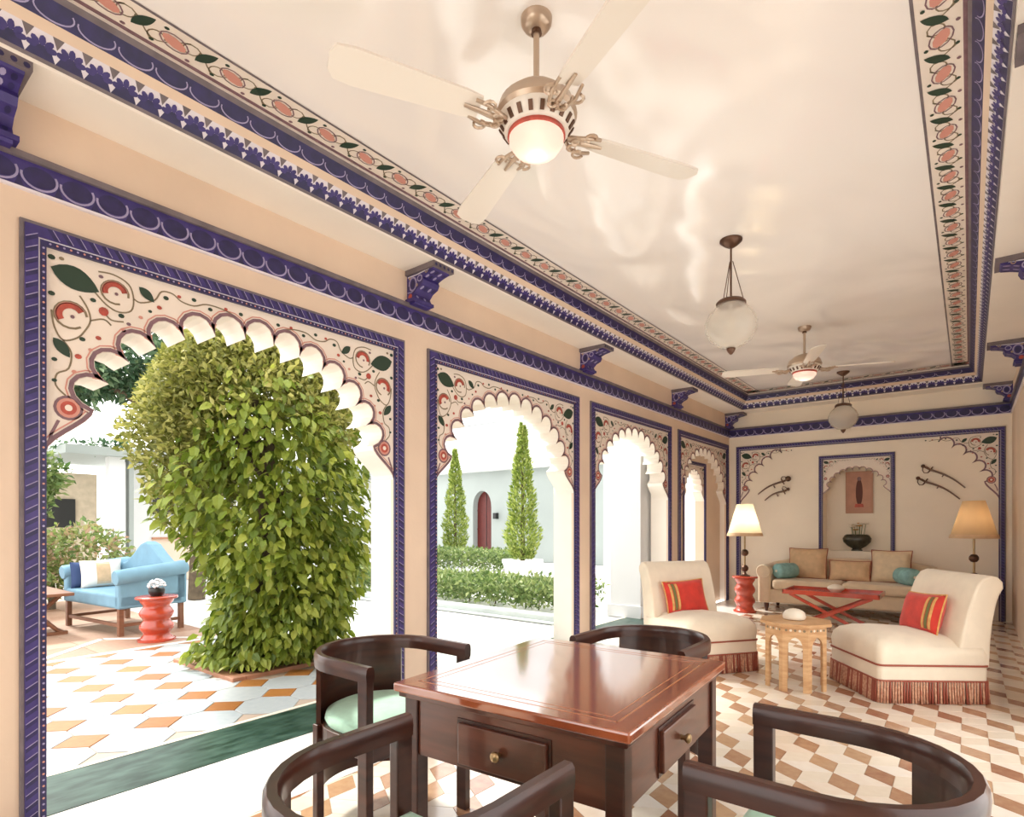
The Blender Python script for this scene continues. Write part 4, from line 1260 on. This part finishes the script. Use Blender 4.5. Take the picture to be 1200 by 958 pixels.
# ---- glass pendants
GLASS = thin_glass('clear_fluted_glass', 0.70, (0.88, 0.85, 0.80), 0.12, 0.35)
def pendant(label, loc):
    t = thing('pendant_lantern', label, 'pendant lamp', loc, 0, 'bell-jar pendants')
    MB().lathe([(0.0, 0), (0.075, 0), (0.075, -0.012), (0.05, -0.035), (0.02, -0.055), (0.0, -0.055)], 24).build('canopy', BRONZE, t, smooth=50)
    MB().lathe([(0.007, -0.42), (0.007, -0.05)], 8).build('rod', BRONZE, t)
    for k in range(3):
        a = k * 2 * PI / 3 + 0.5
        MB().tube([(0.012 * math.cos(a), 0.012 * math.sin(a), -0.15), (0.085 * math.cos(a), 0.085 * math.sin(a), -0.425)], 0.003, 5).build('chain', BRONZE, t)
    MB().lathe([(0.0, -0.405), (0.03, -0.41), (0.085, -0.425), (0.10, -0.44), (0.10, -0.455), (0.09, -0.455), (0.0, -0.44)], 28).build('cap_ring', BRONZE, t, smooth=50)
    MB().lathe([(0.088, -0.45), (0.105, -0.47), (0.15, -0.52), (0.176, -0.58), (0.172, -0.64), (0.14, -0.70), (0.08, -0.745), (0.03, -0.76), (0.026, -0.755),
                (0.076, -0.74), (0.136, -0.695), (0.168, -0.64), (0.172, -0.58), (0.146, -0.522), (0.10, -0.472), (0.084, -0.45)], 32).build('glass_globe', GLASS, t, smooth=60)
    MB().lathe([(0.008, -0.64), (0.02, -0.62), (0.02, -0.54), (0.008, -0.50), (0.006, -0.44)], 12).build('candle_tube', BONEW, t, smooth=50)
    MB().lathe([(0.0, -0.745), (0.026, -0.75), (0.032, -0.765), (0.022, -0.785), (0.01, -0.80), (0.0, -0.805)], 14).build('finial', BRONZE, t, smooth=60)
    return t
pendant('clear glass bell-jar pendant hanging between the two fans', (-1.31, 4.13, ZC))
pendant('clear glass bell-jar pendant hanging over the sofa end', (-1.30, 8.65, ZC))

# ================================================================== THE COURTYARD
# ---- paved ground
gr = struct(MB().box(-40, LX - 0.47, -14, 40, -0.12, -0.010).box(RX + WT, 30, -14, 40, -0.12, -0.010).box(LX - 0.47, RX + WT, -14, FY, -0.12, -0.012).box(LX - 0.47, RX + WT, BY + 0.36, 40, -0.12, -0.012).build('floor_courtyard', WHITEMARBLE), 'white marble paving of the courtyard')
TX = LX - 0.47                                   # terrace edge at the threshold
edge = MB().box(TX - 0.035, TX, -2.5, 7.0, -0.02, 0.005).build('paving_edge', mat('pale_stone_edge', (0.80, 0.72, 0.60), 0.5), gr)
terr = MB().box(TX - 3.0, TX - 0.035, -2.5, 3.1, -0.05, -0.006).build('patterned_terrace', mat('terrace_grout', (0.42, 0.33, 0.26), 0.8), gr)
PT = 0.405; CUT = 0.140
op = []
for sx, sy in ((1, 1), (-1, 1), (-1, -1), (1, -1)):
    h = PT / 2
    q = [(sx * h, sy * (h - CUT)), (sx * (h - CUT), sy * h)]
    op += q if sx * sy > 0 else q[::-1]
v, f = tile_geo(op, 0.0, -0.008, 0.004, 0.003)
oct_me = bpy.data.meshes.new('octagon_paver'); oct_me.from_pydata(v, [], f); oct_me.materials.append(TILE_OCT)
dp = [(CUT, 0), (0, CUT), (-CUT, 0), (0, -CUT)]
v, f = tile_geo(dp, 0.0, -0.008, 0.004, 0.003)
dia_me = bpy.data.meshes.new('diamond_paver'); dia_me.from_pydata(v, [], f); dia_me.materials.append(TILE_SQ)
bx0, bx1, by0, by1 = -5.62, -4.52, 2.20, 3.32   # planting bed of the creeper
for i in range(7):
    for j in range(14):
        x = TX - 0.035 - PT * (i + 0.5); y = 3.1 - PT * (j + 0.5)
        if not (bx0 - 0.1 < x < bx1 + 0.1 and y > by0 - 0.1):
            o = bpy.data.objects.new('octagon_paver', oct_me); C.objects.link(o); o.parent = terr; o.location = (x, y, 0)
        x -= PT / 2; y -= PT / 2
        if not (bx0 - 0.1 < x < bx1 + 0.1 and y > by0 - 0.1):
            o = bpy.data.objects.new('diamond_paver', dia_me); C.objects.link(o); o.parent = terr; o.location = (x, y, 0)
    o = bpy.data.objects.new('diamond_paver', dia_me); C.objects.link(o); o.parent = terr; o.location = (TX - 0.035 - PT * i - PT, 3.1 - PT * 14, 0)
# rose-brown paving of the sitting corner, with white inlaid lines
T2 = TX - 0.035 - PT * 7
t2 = MB().box(-12.0, T2, -2.5, 3.1, -0.05, -0.006).build('rose_terrace', GROUT, gr)
v, f = tile_geo([(0, 0), (0.6, 0), (0.6, 0.6), (0, 0.6)], 0.0, -0.008, 0.004, 0.003)
rm = bpy.data.meshes.new('rose_paver'); rm.from_pydata(v, [], f); rm.materials.append(TILE_TERR)
for i in range(8):
    for j in range(9):
        o = bpy.data.objects.new('rose_paver', rm); C.objects.link(o); o.parent = t2; o.location = (T2 - 0.6 * (i + 1) - 0.09, 3.1 - 0.6 * (j + 1), 0)
MB().box(T2 - 0.09, T2, -2.5, 3.1, -0.02, 0.004).build('white_inlay_strip', WHITEMARBLE, t2)
for a, b in (((-6.5, 1.35), (-7.3, 2.15)), ((-7.3, 2.15), (-6.5, 2.95))):
    d = Vector((b[0] - a[0], b[1] - a[1], 0)); n = Vector((-d.y, d.x, 0)).normalized() * 0.035
    A, B = Vector((*a, 0)), Vector((*b, 0))
    q = [A + n, A - n, B - n, B + n]
    MB().add([p + Vector((0, 0, 0.004)) for p in q] + [p - Vector((0, 0, 0.01)) for p in q], [(0, 1, 2, 3), (0, 4, 5, 1), (1, 5, 6, 2), (2, 6, 7, 3), (3, 7, 4, 0)]).build('white_inlay_strip', WHITEMARBLE, t2)
# marble slabs in front of arches two and three
v, f = tile_geo([(0, 0), (0.9, 0), (0.9, 0.9), (0, 0.9)], 0.0, -0.012, 0.004, 0.003)
sm = bpy.data.meshes.new('marble_slab'); sm.from_pydata(v, [], f); sm.materials.append(WHITEMARBLE)
for i in range(6):
    for j in range(3):
        o = bpy.data.objects.new('marble_slab', sm); C.objects.link(o); o.parent = gr; o.location = (TX - 0.44 - 0.9 * (i + 1), 3.1 + 0.9 * j, 0)
MB().box(TX - 0.44, TX - 0.035, 3.1, 6.2, -0.02, 0.001).build('grey_marble_strip', mat('grey_marble', (0.52, 0.54, 0.52), 0.25, var=0.08, scale=3), gr)

# ---- leaves
def leaf_mesh(L, W, droop=0.25):
    v = [(0, 0, 0), (L * 0.35, W / 2, 0.06 * L), (L * 0.75, W * 0.36, -droop * L * 0.35), (L, 0, -droop * L), (L * 0.75, -W * 0.36, -droop * L * 0.35), (L * 0.35, -W / 2, 0.06 * L), (L * 0.4, 0, -0.03 * L), (L * 0.75, 0, -droop * L * 0.5)]
    f = [(0, 6, 1), (0, 5, 6), (6, 7, 2, 1), (6, 5, 4, 7), (7, 3, 2), (7, 4, 3)]
    return v, f
def small_leaf(L, W):
    return [(0, 0, 0), (L * 0.45, W / 2, 0.04 * L), (L, 0, -0.12 * L), (L * 0.45, -W / 2, 0.04 * L)], [(0, 3, 2, 1)]
def rmat(p, d, roll):
    d = Vector(d).normalized(); q = d.to_track_quat('X', 'Z').to_matrix().to_4x4()
    return Matrix.Translation(p) @ q @ Matrix.Rotation(roll, 4, 'X')

# ---- the creeper-clad tree in front of the first arch
LEAF_BIG = leafmat('creeper_leaf', (0.085, 0.14, 0.012), (0.38, 0.42, 0.07), (0.21, 0.28, 0.03))
LEAF_FINE = leafmat('fine_olive_leaf', (0.13, 0.15, 0.025), (0.44, 0.42, 0.13), (0.26, 0.27, 0.06))
TC = Vector((-5.05, 2.75, 0)); CR = Vector((math.cos(YAW), math.sin(YAW), 0)); DS = 5.29 / 679.0
prof = [(798, 265, 380), (780, 228, 405), (740, 246, 412), (700, 254, 425), (660, 236, 436), (620, 196, 440), (580, 184, 441), (540, 178, 440), (500, 166, 436), (460, 166, 425), (425, 192, 402), (400, 232, 352), (388, 268, 318)]
pz = []
for py, l, r in prof:
    pz.append((max(0.02, 1.25 + (613 - py) * DS), ((l + r) / 2 - 600) * DS - TC.dot(CR), (r - l) / 2 * DS))
def prof_at(z):
    if z <= pz[0][0]: return pz[0][1:]
    for a, b in zip(pz, pz[1:]):
        if a[0] <= z <= b[0]:
            k = (z - a[0]) / (b[0] - a[0]); return (a[1] + (b[1] - a[1]) * k, a[2] + (b[2] - a[2]) * k)
    return pz[-1][1:]
TREE = thing('creeper_tree', 'tree trunk fully clad in bright green climbing leaves by the terrace', 'tree', TC)
tr_ = MB().tube([(0, 0, 0), (0.05, 0.03, 0.5), (-0.05, 0.0, 1.1), (0.02, 0.05, 1.8), (0, 0, 2.3)], [0.16, 0.12, 0.09, 0.06, 0.02], 10)
for k in range(7):
    a = k * 0.9; z = 0.9 + 0.2 * k
    tr_.tube([(0, 0, z), (0.3 * math.cos(a), 0.3 * math.sin(a), z + 0.3), (0.6 * math.cos(a), 0.6 * math.sin(a), z + 0.45)], [0.05, 0.03, 0.012], 6)
tr_.build('trunk', BARK, TREE, smooth=60)
rnd = random.Random(11)
big = MB(); fine = MB(); cand = []
ztop = pz[-1][0]
tocam = Vector((-TC.x, -TC.y, 0)).normalized()
def tree_pt(lo, hi, z=None):
    z = rnd.uniform(0.02, ztop) if z is None else z
    off, r = prof_at(z)
    a = rnd.uniform(0, 2 * PI); q = rnd.uniform(lo, hi)
    lump = 1 + 0.10 * math.sin(3 * a + 4 * z) + 0.07 * math.sin(5 * a - 7 * z)
    n = Vector((math.cos(a), math.sin(a), 0))
    return CR * off + n * r * q * lump * 0.90 + Vector((0, 0, z)), n, a
for i in range(12000):
    p, n, a = tree_pt(0.55, 1.0)
    topness = (p.z - 1.9) + 0.35 * math.sin(a * 2) - 0.5 * n.dot(CR)
    d = n * 0.6 + Vector((rnd.gauss(0, .35), rnd.gauss(0, .35), rnd.gauss(-0.55, .3)))
    if topness > rnd.uniform(-0.25, 0.25):
        continue
    L = rnd.uniform(0.07, 0.125)
    v, f = leaf_mesh(L, L * rnd.uniform(0.5, 0.65), rnd.uniform(0.1, 0.4))
    M = rmat(p, d, rnd.gauss(0, 0.5))
    low = min((M @ Vector(q)).z for q in v)
    if low < 0.045: M = Matrix.Translation((0, 0, 0.045 - low)) @ M
    score = n.dot(tocam) + p.length * 0.0 + rnd.uniform(-0.1, 0.1) + 0.6 * (p.xy.length / (prof_at(p.z)[1] + 0.1))
    cand.append((score, v, f, M))
cand.sort(key=lambda t: -t[0])
# the leaves that show largest are leaves of their own, six shared shapes
lm = []
for k in range(6):
    L = 0.085 + 0.009 * k
    v, f = leaf_mesh(L, L * (0.5 + 0.03 * k), 0.12 + 0.05 * k)
    me = bpy.data.meshes.new('leaf'); me.from_pydata(v, [], f); me.materials.append(LEAF_BIG); lm.append(me)
# spread them over the near face
pick = [c for c in cand if c[0] > 1.05]; rnd.shuffle(pick)
chosen = set(id(c) for c in pick[:300])
for c in cand:
    if id(c) in chosen:
        o = bpy.data.objects.new('leaf', lm[rnd.randrange(6)]); C.objects.link(o); o.parent = TREE
        low = min((c[3] @ q.co).z for q in o.data.vertices)
        o.matrix_local = Matrix.Translation((0, 0, max(0, 0.04 - low))) @ c[3]
    else: big.add(c[1], c[2], 0, c[3])
o = big.build('climbing_leaves', LEAF_BIG, TREE); o['kind'] = 'stuff'
for i in range(52000):
    p, n, a = tree_pt(0.5, 1.02, ztop + 0.02 - 1.9 * rnd.random() ** 1.3)
    topness = (p.z - 1.9) + 0.35 * math.sin(a * 2) - 0.5 * n.dot(CR)
    if topness < rnd.uniform(-0.3, 0.2): continue
    L = rnd.uniform(0.045, 0.08)
    v, f = small_leaf(L, L * 0.5)
    fine.add(v, f, 0, rmat(p, n * 0.5 + Vector((rnd.gauss(0, .6), rnd.gauss(0, .6), rnd.gauss(0.2, .6))), rnd.uniform(-1.5, 1.5)))
o = fine.build('fine_foliage', LEAF_FINE, TREE); o['kind'] = 'stuff'
bed = thing('planting_bed', 'brown edged planting bed of dark soil under the creeper tree', 'planting bed', ((bx0 + bx1) / 2, (by0 + by1) / 2, 0))
hx_, hy_ = (bx1 - bx0) / 2, (by1 - by0) / 2
MB().box(-hx_ + 0.1, hx_ - 0.1, -hy_ + 0.1, hy_ - 0.1, -0.02, 0.012).build('soil', SOIL, bed)
for a, b, c, d in ((-hx_, hx_, -hy_, -hy_ + 0.11), (-hx_, hx_, hy_ - 0.11, hy_), (-hx_, -hx_ + 0.11, -hy_ + 0.11, hy_ - 0.11), (hx_ - 0.11, hx_, -hy_ + 0.11, hy_ - 0.11)):
    MB().box(a, b, c, d, -0.02, 0.03).build('edging_stone', TERRA, bed, bevel=0.006)

# ---- generic foliage masses
def foliage(center, radii, n, L, m, name, parent, rs, gap=0.55, local=None):
    r = random.Random(rs); mb = MB()
    for i in range(n):
        d = Vector((r.gauss(0, 1), r.gauss(0, 1), r.gauss(0, 1))).normalized()
        q = r.uniform(gap, 1.0) * (1 + 0.14 * math.sin(5 * d.x + 3 * d.z + rs) + 0.10 * math.sin(7 * d.y + rs * 2))
        p = Vector((center[0] + d.x * radii[0] * q, center[1] + d.y * radii[1] * q, center[2] + d.z * radii[2] * q))
        l = L * r.uniform(0.7, 1.3)
        v, f = small_leaf(l, l * 0.5)
        mb.add(v, f, 0, rmat(p, d * 0.6 + Vector((r.gauss(0, .6), r.gauss(0, .6), r.gauss(0, .6))), r.uniform(-1.5, 1.5)))
    return mb
def tree(name, label, cat, base, trunk, blobs, L, m, rs, group=None):
    t = thing(name, label, cat, base, group=group)
    if trunk:
        tb_ = MB()
        for pts, r0, r1 in trunk:
            k = len(pts); tb_.tube(pts, [r0 + (r1 - r0) * i / (k - 1) for i in range(k)], 8)
        tb_.build('trunk', BARK, t, smooth=60)
    allm = MB()
    for j, (c, r, n) in enumerate(blobs):
        b = foliage(c, r, n, L, m, '', None, rs + j)
        allm.add(b.v, b.f)
    o = allm.build('foliage', m, t); o['kind'] = 'stuff'
    return t
LEAF_DARK = leafmat('blue_green_leaf', (0.030, 0.075, 0.035), (0.16, 0.24, 0.12), (0.07, 0.14, 0.07))
LEAF_MID = leafmat('garden_green_leaf', (0.06, 0.13, 0.03), (0.28, 0.34, 0.12), (0.15, 0.22, 0.06))
LEAF_HEDGE = leafmat('hedge_leaf', (0.07, 0.13, 0.03), (0.34, 0.40, 0.16), (0.18, 0.26, 0.08))
LEAF_CYP = leafmat('cypress_leaf', (0.10, 0.17, 0.02), (0.45, 0.50, 0.14), (0.26, 0.34, 0.06))
LEAF_PINK = leafmat('shrub_with_rose_tips', (0.10, 0.17, 0.05), (0.42, 0.26, 0.18), (0.26, 0.34, 0.10))
tree('shade_tree', 'tall tree with dark bluish leaves overhanging the sitting corner', 'tree', (-9.95, 4.25, 0),
     [([(0, 0, 0), (0.0, 0.05, 1.5), (-0.1, -0.1, 2.6), (-0.3, -0.5, 3.4)], 0.14, 0.07), ([(-0.1, -0.1, 2.6), (-0.1, -1.0, 3.2), (-0.1, -1.7, 3.4)], 0.06, 0.02)],
     [((-0.4, -0.9, 3.75), (1.0, 0.95, 0.60), 4200), ((-0.3, -1.6, 3.45), (0.8, 0.6, 0.45), 2600), ((-0.3, -0.2, 3.4), (0.8, 0.7, 0.6), 2000)], 0.12, LEAF_DARK, 21)
tree('garden_bush', 'tall loose bush beside the white pergola post', 'bush', (-12.2, 2.35, 0), [([(0, 0, 0), (0, 0, 1.6)], 0.07, 0.04)],
     [((0, 0.15, 2.0), (0.45, 0.65, 0.5), 1500), ((0, 0.0, 1.2), (0.42, 0.5, 0.6), 700)], 0.12, LEAF_MID, 31)
tree('flowering_shrub', 'spreading shrub with rosy tips behind the blue settee', 'shrub', (-10.4, 2.45, 0), [([(0, 0, 0), (0, 0, 0.5)], 0.05, 0.03)],
     [((0, 0.3, 0.75), (0.5, 0.75, 0.50), 1700), ((0.0, -0.35, 0.65), (0.5, 0.6, 0.55), 1100)], 0.10, LEAF_PINK, 41)

# ---- potted cypresses
def cypress(label, base, h, r, rs, pot):
    t = thing('potted_cypress', label, 'potted tree', base, group='cone-shaped cypresses in pots')
    MB().lathe([(pot * 0.75, 0), (pot, 0.42), (pot * 1.06, 0.45), (pot * 1.06, 0.5), (pot * 0.95, 0.5), (pot * 0.9, 0.46), (0, 0.46)], 24).build('planter', POTW, t, smooth=40)
    MB().tube([(0, 0, 0.44), (0, 0, h * 0.6), (0, 0, h * 0.96)], [0.05, 0.03, 0.01], 8).build('trunk', BARK, t)
    rr = random.Random(rs); mb = MB()
    for i in range(5200):
        s = rr.random() ** 1.25; z = 0.5 + (h - 0.5) * s
        rad = r * (1 - s) ** 0.75 * (0.55 + 0.45 * min(1, s * 9)) * (1 + 0.12 * math.sin(9 * z + rs)) * rr.uniform(0.5, 1.05)
        a = rr.uniform(0, 2 * PI); l = rr.uniform(0.06, 0.11)
        v, f = small_leaf(l, l * 0.42)
        mb.add(v, f, 0, rmat((rad * math.cos(a), rad * math.sin(a), z), (math.cos(a) * .6 + rr.gauss(0, .3), math.sin(a) * .6 + rr.gauss(0, .3), 0.8), rr.uniform(-1.5, 1.5)))
    o = mb.build('foliage', LEAF_CYP, t); o['kind'] = 'stuff'
cypress('golden green cypress in a white planter behind the front hedge', (-7.15, 9.4, 0), 3.25, 0.38, 5, 0.40)
cypress('green cypress standing left of the red arched door', (-11.5, 11.95, 0), 3.3, 0.40, 9, 0.40)
for t in C.objects:
    if t.get('label') == 'green cypress standing left of the red arched door': t['label'] = 'deeper green cypress beside the red arched door, behind the far hedge'

# ---- hedges and kerb
def hedge(label, x0, x1, y0, y1, h, n, rs):
    r = random.Random(rs); mb = MB()
    t = thing('clipped_hedge', label, 'hedge', ((x0 + x1) / 2, (y0 + y1) / 2, 0), group='low courtyard hedges')
    w, d = (x1 - x0) / 2, (y1 - y0) / 2
    for i in range(n):
        p = Vector((r.uniform(-w, w), r.uniform(-d, d), h * r.uniform(0.05, 1.0) ** 0.6 * (1 + 0.12 * math.sin(4.3 * r.random()))))
        l = r.uniform(0.06, 0.12); v, f = small_leaf(l, l * 0.5)
        mb.add(v, f, 0, rmat(p, (r.gauss(0, .6), r.gauss(0, .6), r.gauss(0.5, .5)), r.uniform(-1.5, 1.5)))
    o = mb.build('foliage', LEAF_HEDGE, t); o['kind'] = 'stuff'
    st = MB()
    for i in range(14):
        x, y = r.uniform(-w * .9, w * .9), r.uniform(-d * .9, d * .9)
        st.tube([(x, y, 0), (x + 0.03, y, h * 0.7)], [0.012, 0.006], 5)
    o = st.build('stems', BARK, t); o['kind'] = 'stuff'
hedge('low leafy hedge behind the grey kerb, in front of the golden cypress', -9.5, -4.1, 6.25, 7.4, 0.40, 9000, 3)
hedge('low dark hedge below the red arched door', -11.6, -8.2, 10.4, 11.2, 0.55, 4200, 4)
kb = MB().box(-10.5, -3.6, 5.92, 6.10, 0, 0.10).box(-10.5, -3.6, 5.86, 5.92, 0, 0.03)
tag(kb.build('kerb', mat('grey_kerb_stone', (0.42, 0.46, 0.45), 0.6, var=0.1, scale=4), None, bevel=0.01), 'grey stone kerb along the front of the low hedge', 'kerb')

# ---- white buildings round the court
FYD = 15.0
B1 = thing('courtyard_building', 'white courtyard building with the red arched door and flat parapet', 'building', (-12, FYD, 0))
def part(mb, name, m, parent=B1, **k): return mb.build(name, m, parent, **k)
dxc, dwid, dh = -1.16, 0.42, 2.42
fcut = MB()
fcut.box(-14, dxc - dwid, 0, 0.4, 0, 3.0).box(dxc + dwid, 9.0, 0, 0.4, 0, 3.0)
da = [(-dwid, 1.75)] + [(-dwid * math.cos(PI * k / 12), 1.75 + 0.60 * math.sin(PI * k / 12) ** 0.85) for k in range(1, 12)] + [(dwid, 1.75)]
fcut.prism(da + [(dwid, 3.0), (-dwid, 3.0)], (dxc, 0.4, 0), (1, 0, 0), (0, 0, 1), (0, -1, 0), 0.4)
fcut.prism([(-dwid, 0.0), (dwid, 0.0), (dwid, 0.06), (-dwid, 0.06)], (dxc, 0.4, 0), (1, 0, 0), (0, 0, 1), (0, -1, 0), 0.4)
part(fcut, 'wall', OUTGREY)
part(MB().box(-14, 9.0, -0.35, 0.5, 3.0, 3.14).box(-14, 9.0, -0.05, 0.4, 3.14, 4.25).box(-14, 9, -0.12, 0.5, 4.25, 4.40), 'parapet', OUTWHITE)
part(MB().box(-14, 9.0, 1.6, 2.0, 3.0, 6.4).box(-14, 9, 1.45, 2.0, 5.0, 5.12), 'upper_storey', OUTWHITE)
dr = part(MB().prism([(-dwid - 0.02, 0.06)] + [(a * 1.03, b) for a, b in da] + [(dwid + 0.02, 0.06)], (dxc, 0.30, 0), (1, 0, 0), (0, 0, 1), (0, -1, 0), 0.06), 'door', DOORRED)
MB().box(dxc - 0.008, dxc + 0.008, 0.225, 0.245, 0.06, 2.3).build('meeting_stile', BLACK, dr)
for k in range(3): MB().box(dxc - dwid, dxc + dwid, 0.228, 0.242, 0.35 + 0.65 * k, 0.40 + 0.65 * k).build('door_rail', DOORRED, dr)
lm_ = MB().box(dxc + 0.62, dxc + 0.74, -0.16, 0.0, 1.38, 1.58); part(lm_, 'wall_lantern', BLACK)
# pier of the neighbouring wing, close outside the third arch
tag(MB().box(-3.80, -3.36, 6.95, 7.5, 0, 5.5).box(-3.83, -3.34, 6.92, 7.53, 0, 0.16).build('wing_pier', OUTWHITE), 'plain white rendered pier outdoors behind the slipper chair', 'pier')
# wing seen through the blind bay doorway
tag(MB().box(-5.9, -3.8, 10.5, 14.0, 0, 5.0).box(-5.95, -3.75, 10.45, 14, 5.0, 5.15).build('garden_wing', OUTWHITE), 'white block of the garden wing seen past the pier', 'building')

# pergola house behind the sitting corner
PG = thing('garden_pavilion', 'white garden pavilion with flat planted roof and a dark screen', 'pavilion', (-13.0, 4.0, 0))
def ppart(mb, name, m, **k): return mb.build(name, m, PG, **k)
ppart(MB().box(-0.9, -0.6, 0.3, 8.0, 0, 2.5), 'wall', OUTWHITE)
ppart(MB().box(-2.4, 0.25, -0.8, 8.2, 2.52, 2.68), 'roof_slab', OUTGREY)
ppart(MB().box(-0.12, 0.10, -0.08, 0.18, 0, 2.55), 'post', OUTWHITE)
ppart(MB().box(-0.10, 0.08, 0.26, 0.34, 0, 2.55), 'post', OUTGREY)
ppart(MB().box(-2.2, -1.9, -4.5, 0.3, 0, 2.3), 'rear_wall', mat('tan_render', (0.52, 0.43, 0.32), 0.8, var=0.1))
ppart(MB().box(-1.9, -1.86, -0.95, -0.1, 1.15, 1.75), 'dark_window', BLACK)
sc = ppart(MB().box(-0.6, -0.54, 0.92, 1.52, 1.43, 2.02), 'dark_screen', BLACK)
MB().box(-0.54, -0.52, 1.0, 1.42, 1.60, 1.62, M=None).build('white_slash', POTW, sc)
ppart(MB().box(-0.6, -0.55, 0.9, 1.9, 0.9, 0.94), 'shelf', TERRA)
ppart(MB().box(-0.6, -0.595, 0.9, 1.9, 0.0, 0.9), 'dado_panel', mat('peach_dado', (0.66, 0.52, 0.42), 0.7))
rp = foliage((-0.2, 1.0, 2.72), (0.25, 2.2, 0.14), 900, 0.12, LEAF_DARK, '', None, 77)
o = rp.build('roof_plants', LEAF_DARK, PG); o['kind'] = 'stuff'

# ---- outdoor sitting group
ST = thing('blue_settee', 'sky blue camel-back settee with brown wooden legs on the terrace', 'settee', (-8.0, 2.58, 0), math.radians(6))
w = 0.70
MB().box(-w, w, -0.36, 0.34, 0.30, 0.46).build('seat', BLUEFAB, ST, bevel=0.03, bseg=3)
bp = [(-w, 0.34), (w, 0.34), (w, 0.72), (w * 0.7, 0.76), (w * 0.45, 0.86), (w * 0.2, 0.98), (0, 1.02), (-w * 0.2, 0.98), (-w * 0.45, 0.86), (-w * 0.7, 0.76), (-w, 0.72)]
MB().prism(bp, (0, 0.38, 0), (1, 0, 0), (0, 0, 1), (0, -1, 0), 0.14).build('backrest', BLUEFAB, ST, bevel=0.03, bseg=3)
for s in (-1, 1):
    a, b = sorted((s * (w - 0.10), s * w))
    MB().prism([(-0.36, 0.30), (0.38, 0.30), (0.38, 0.74), (0.1, 0.72), (-0.2, 0.68), (-0.36, 0.62)], (a, 0, 0), (0, 1, 0), (0, 0, 1), (1, 0, 0), b - a).build('arm', BLUEFAB, ST, bevel=0.02, bseg=3)
    M = Matrix.Translation((s * (w - 0.03), -0.385, 0.645)) @ Matrix.Rotation(math.radians(-84), 4, 'X')
    MB().lathe([(0, 0), (0.075, 0.0), (0.085, 0.015), (0.085, 0.74), (0.07, 0.77), (0, 0.77)], 18, M=M).build('arm_roll', BLUEFAB, ST, smooth=50)
for x in (-w + 0.05, w - 0.05):
    for y in (-0.32, 0.33):
        MB().box(x - 0.025, x + 0.025, y - 0.025, y + 0.025, 0, 0.31).build('leg', TEAK, ST)
    MB().box(x - 0.015, x + 0.015, -0.3, 0.31, 0.10, 0.135).build('stretcher', TEAK, ST)
MB().box(-w + 0.05, w - 0.05, -0.335, -0.305, 0.10, 0.135).build('stretcher', TEAK, ST)
t = thing('striped_cushion', 'white cushion with a tan middle stripe on the blue settee', 'cushion')
pillow(0.46, 0.34, 0.13).build('cover', mat('white_cushion_cotton', (0.76, 0.72, 0.66), 0.85), t, smooth=180)
mb = MB(); vs_ = []; fs = []
for j in range(11):
    v_ = 2 * j / 10 - 1
    for xx in (-0.075, 0.0, 0.075):
        u_ = xx / 0.23
        vs_.append((xx, -(0.065 * (max(0, (1 - u_ ** 4)) * (1 - v_ ** 4)) ** 0.55 + 0.002), 0.17 + v_ * 0.17 * (1 - 0.06 * (1 - u_ * u_))))
for j in range(10):
    for q in (0, 1): fs.append((3 * j + q, 3 * j + q + 1, 3 * j + q + 4, 3 * j + q + 3))
mb.add(vs_, fs).build('middle_stripe', PILLOWTAN, t, smooth=180)
SM = Matrix.Translation((-8.0, 2.58, 0)) @ Matrix.Rotation(math.radians(6), 4, 'Z')
t.matrix_world = SM @ Matrix.Translation((-0.40, -0.06, 0.458)) @ Matrix.Rotation(PI / 2, 4, 'Z') @ Matrix.Rotation(math.radians(-10), 4, 'X')
cushion('navy_cushion', 'dark navy cushion tucked behind the striped one on the blue settee', 0.30, 0.32, 0.10, DARKBLUEFAB, SM @ Vector((-0.51, -0.20, 0.458)), -8, PI / 2 + math.radians(6))
turned_stool('turned_stool', 'red lacquer turned stool beside the blue settee outdoors', (-6.80, 2.50, 0), 0.47, 0.20)
FP = thing('flower_pot', 'small dark pot of white flowers on the outdoor red stool', 'flower pot', (-6.80, 2.50, 0.47))
MB().lathe([(0.05, 0), (0.075, 0.03), (0.08, 0.07), (0.07, 0.085), (0.06, 0.08), (0, 0.06)], 18).build('pot', BLACK, FP, smooth=50)
rnd2 = random.Random(2); m = MB()
for k in range(46):
    d = Vector((rnd2.gauss(0, 1), rnd2.gauss(0, 1), abs(rnd2.gauss(0, 1)))).normalized()
    m.lathe([(0, -0.014), (0.02, 0), (0, 0.014)], 6, M=Matrix.Translation(d * 0.075 + Vector((0, 0, 0.10))))
m.build('blossoms', POTW, FP, smooth=60)
TR = thing('trestle_table', 'low brown teak table on curved trestle legs before the blue settee', 'table', (-8.35, 1.72, 0))
MB().box(-0.55, 0.55, -0.32, 0.32, 0.44, 0.475).build('tabletop', TEAK, TR, bevel=0.006)
for x in (-0.36, 0.36):
    for s in (-1, 1):
        MB().tube([(x, s * 0.04, 0.24), (x, s * 0.10, 0.30), (x, s * 0.20, 0.40), (x, s * 0.24, 0.44)], 0.022, 8).build('trestle_arm', TEAK, TR, smooth=60)
        MB().tube([(x, s * 0.04, 0.24), (x, s * 0.10, 0.17), (x, s * 0.20, 0.06), (x, s * 0.26, 0.02)], 0.022, 8).build('trestle_leg', TEAK, TR, smooth=60)
    MB().box(x - 0.03, x + 0.03, -0.30, 0.30, 0, 0.035).build('foot_bar', TEAK, TR)
MB().box(-0.36, 0.36, -0.02, 0.02, 0.22, 0.26).build('stretcher', TEAK, TR)
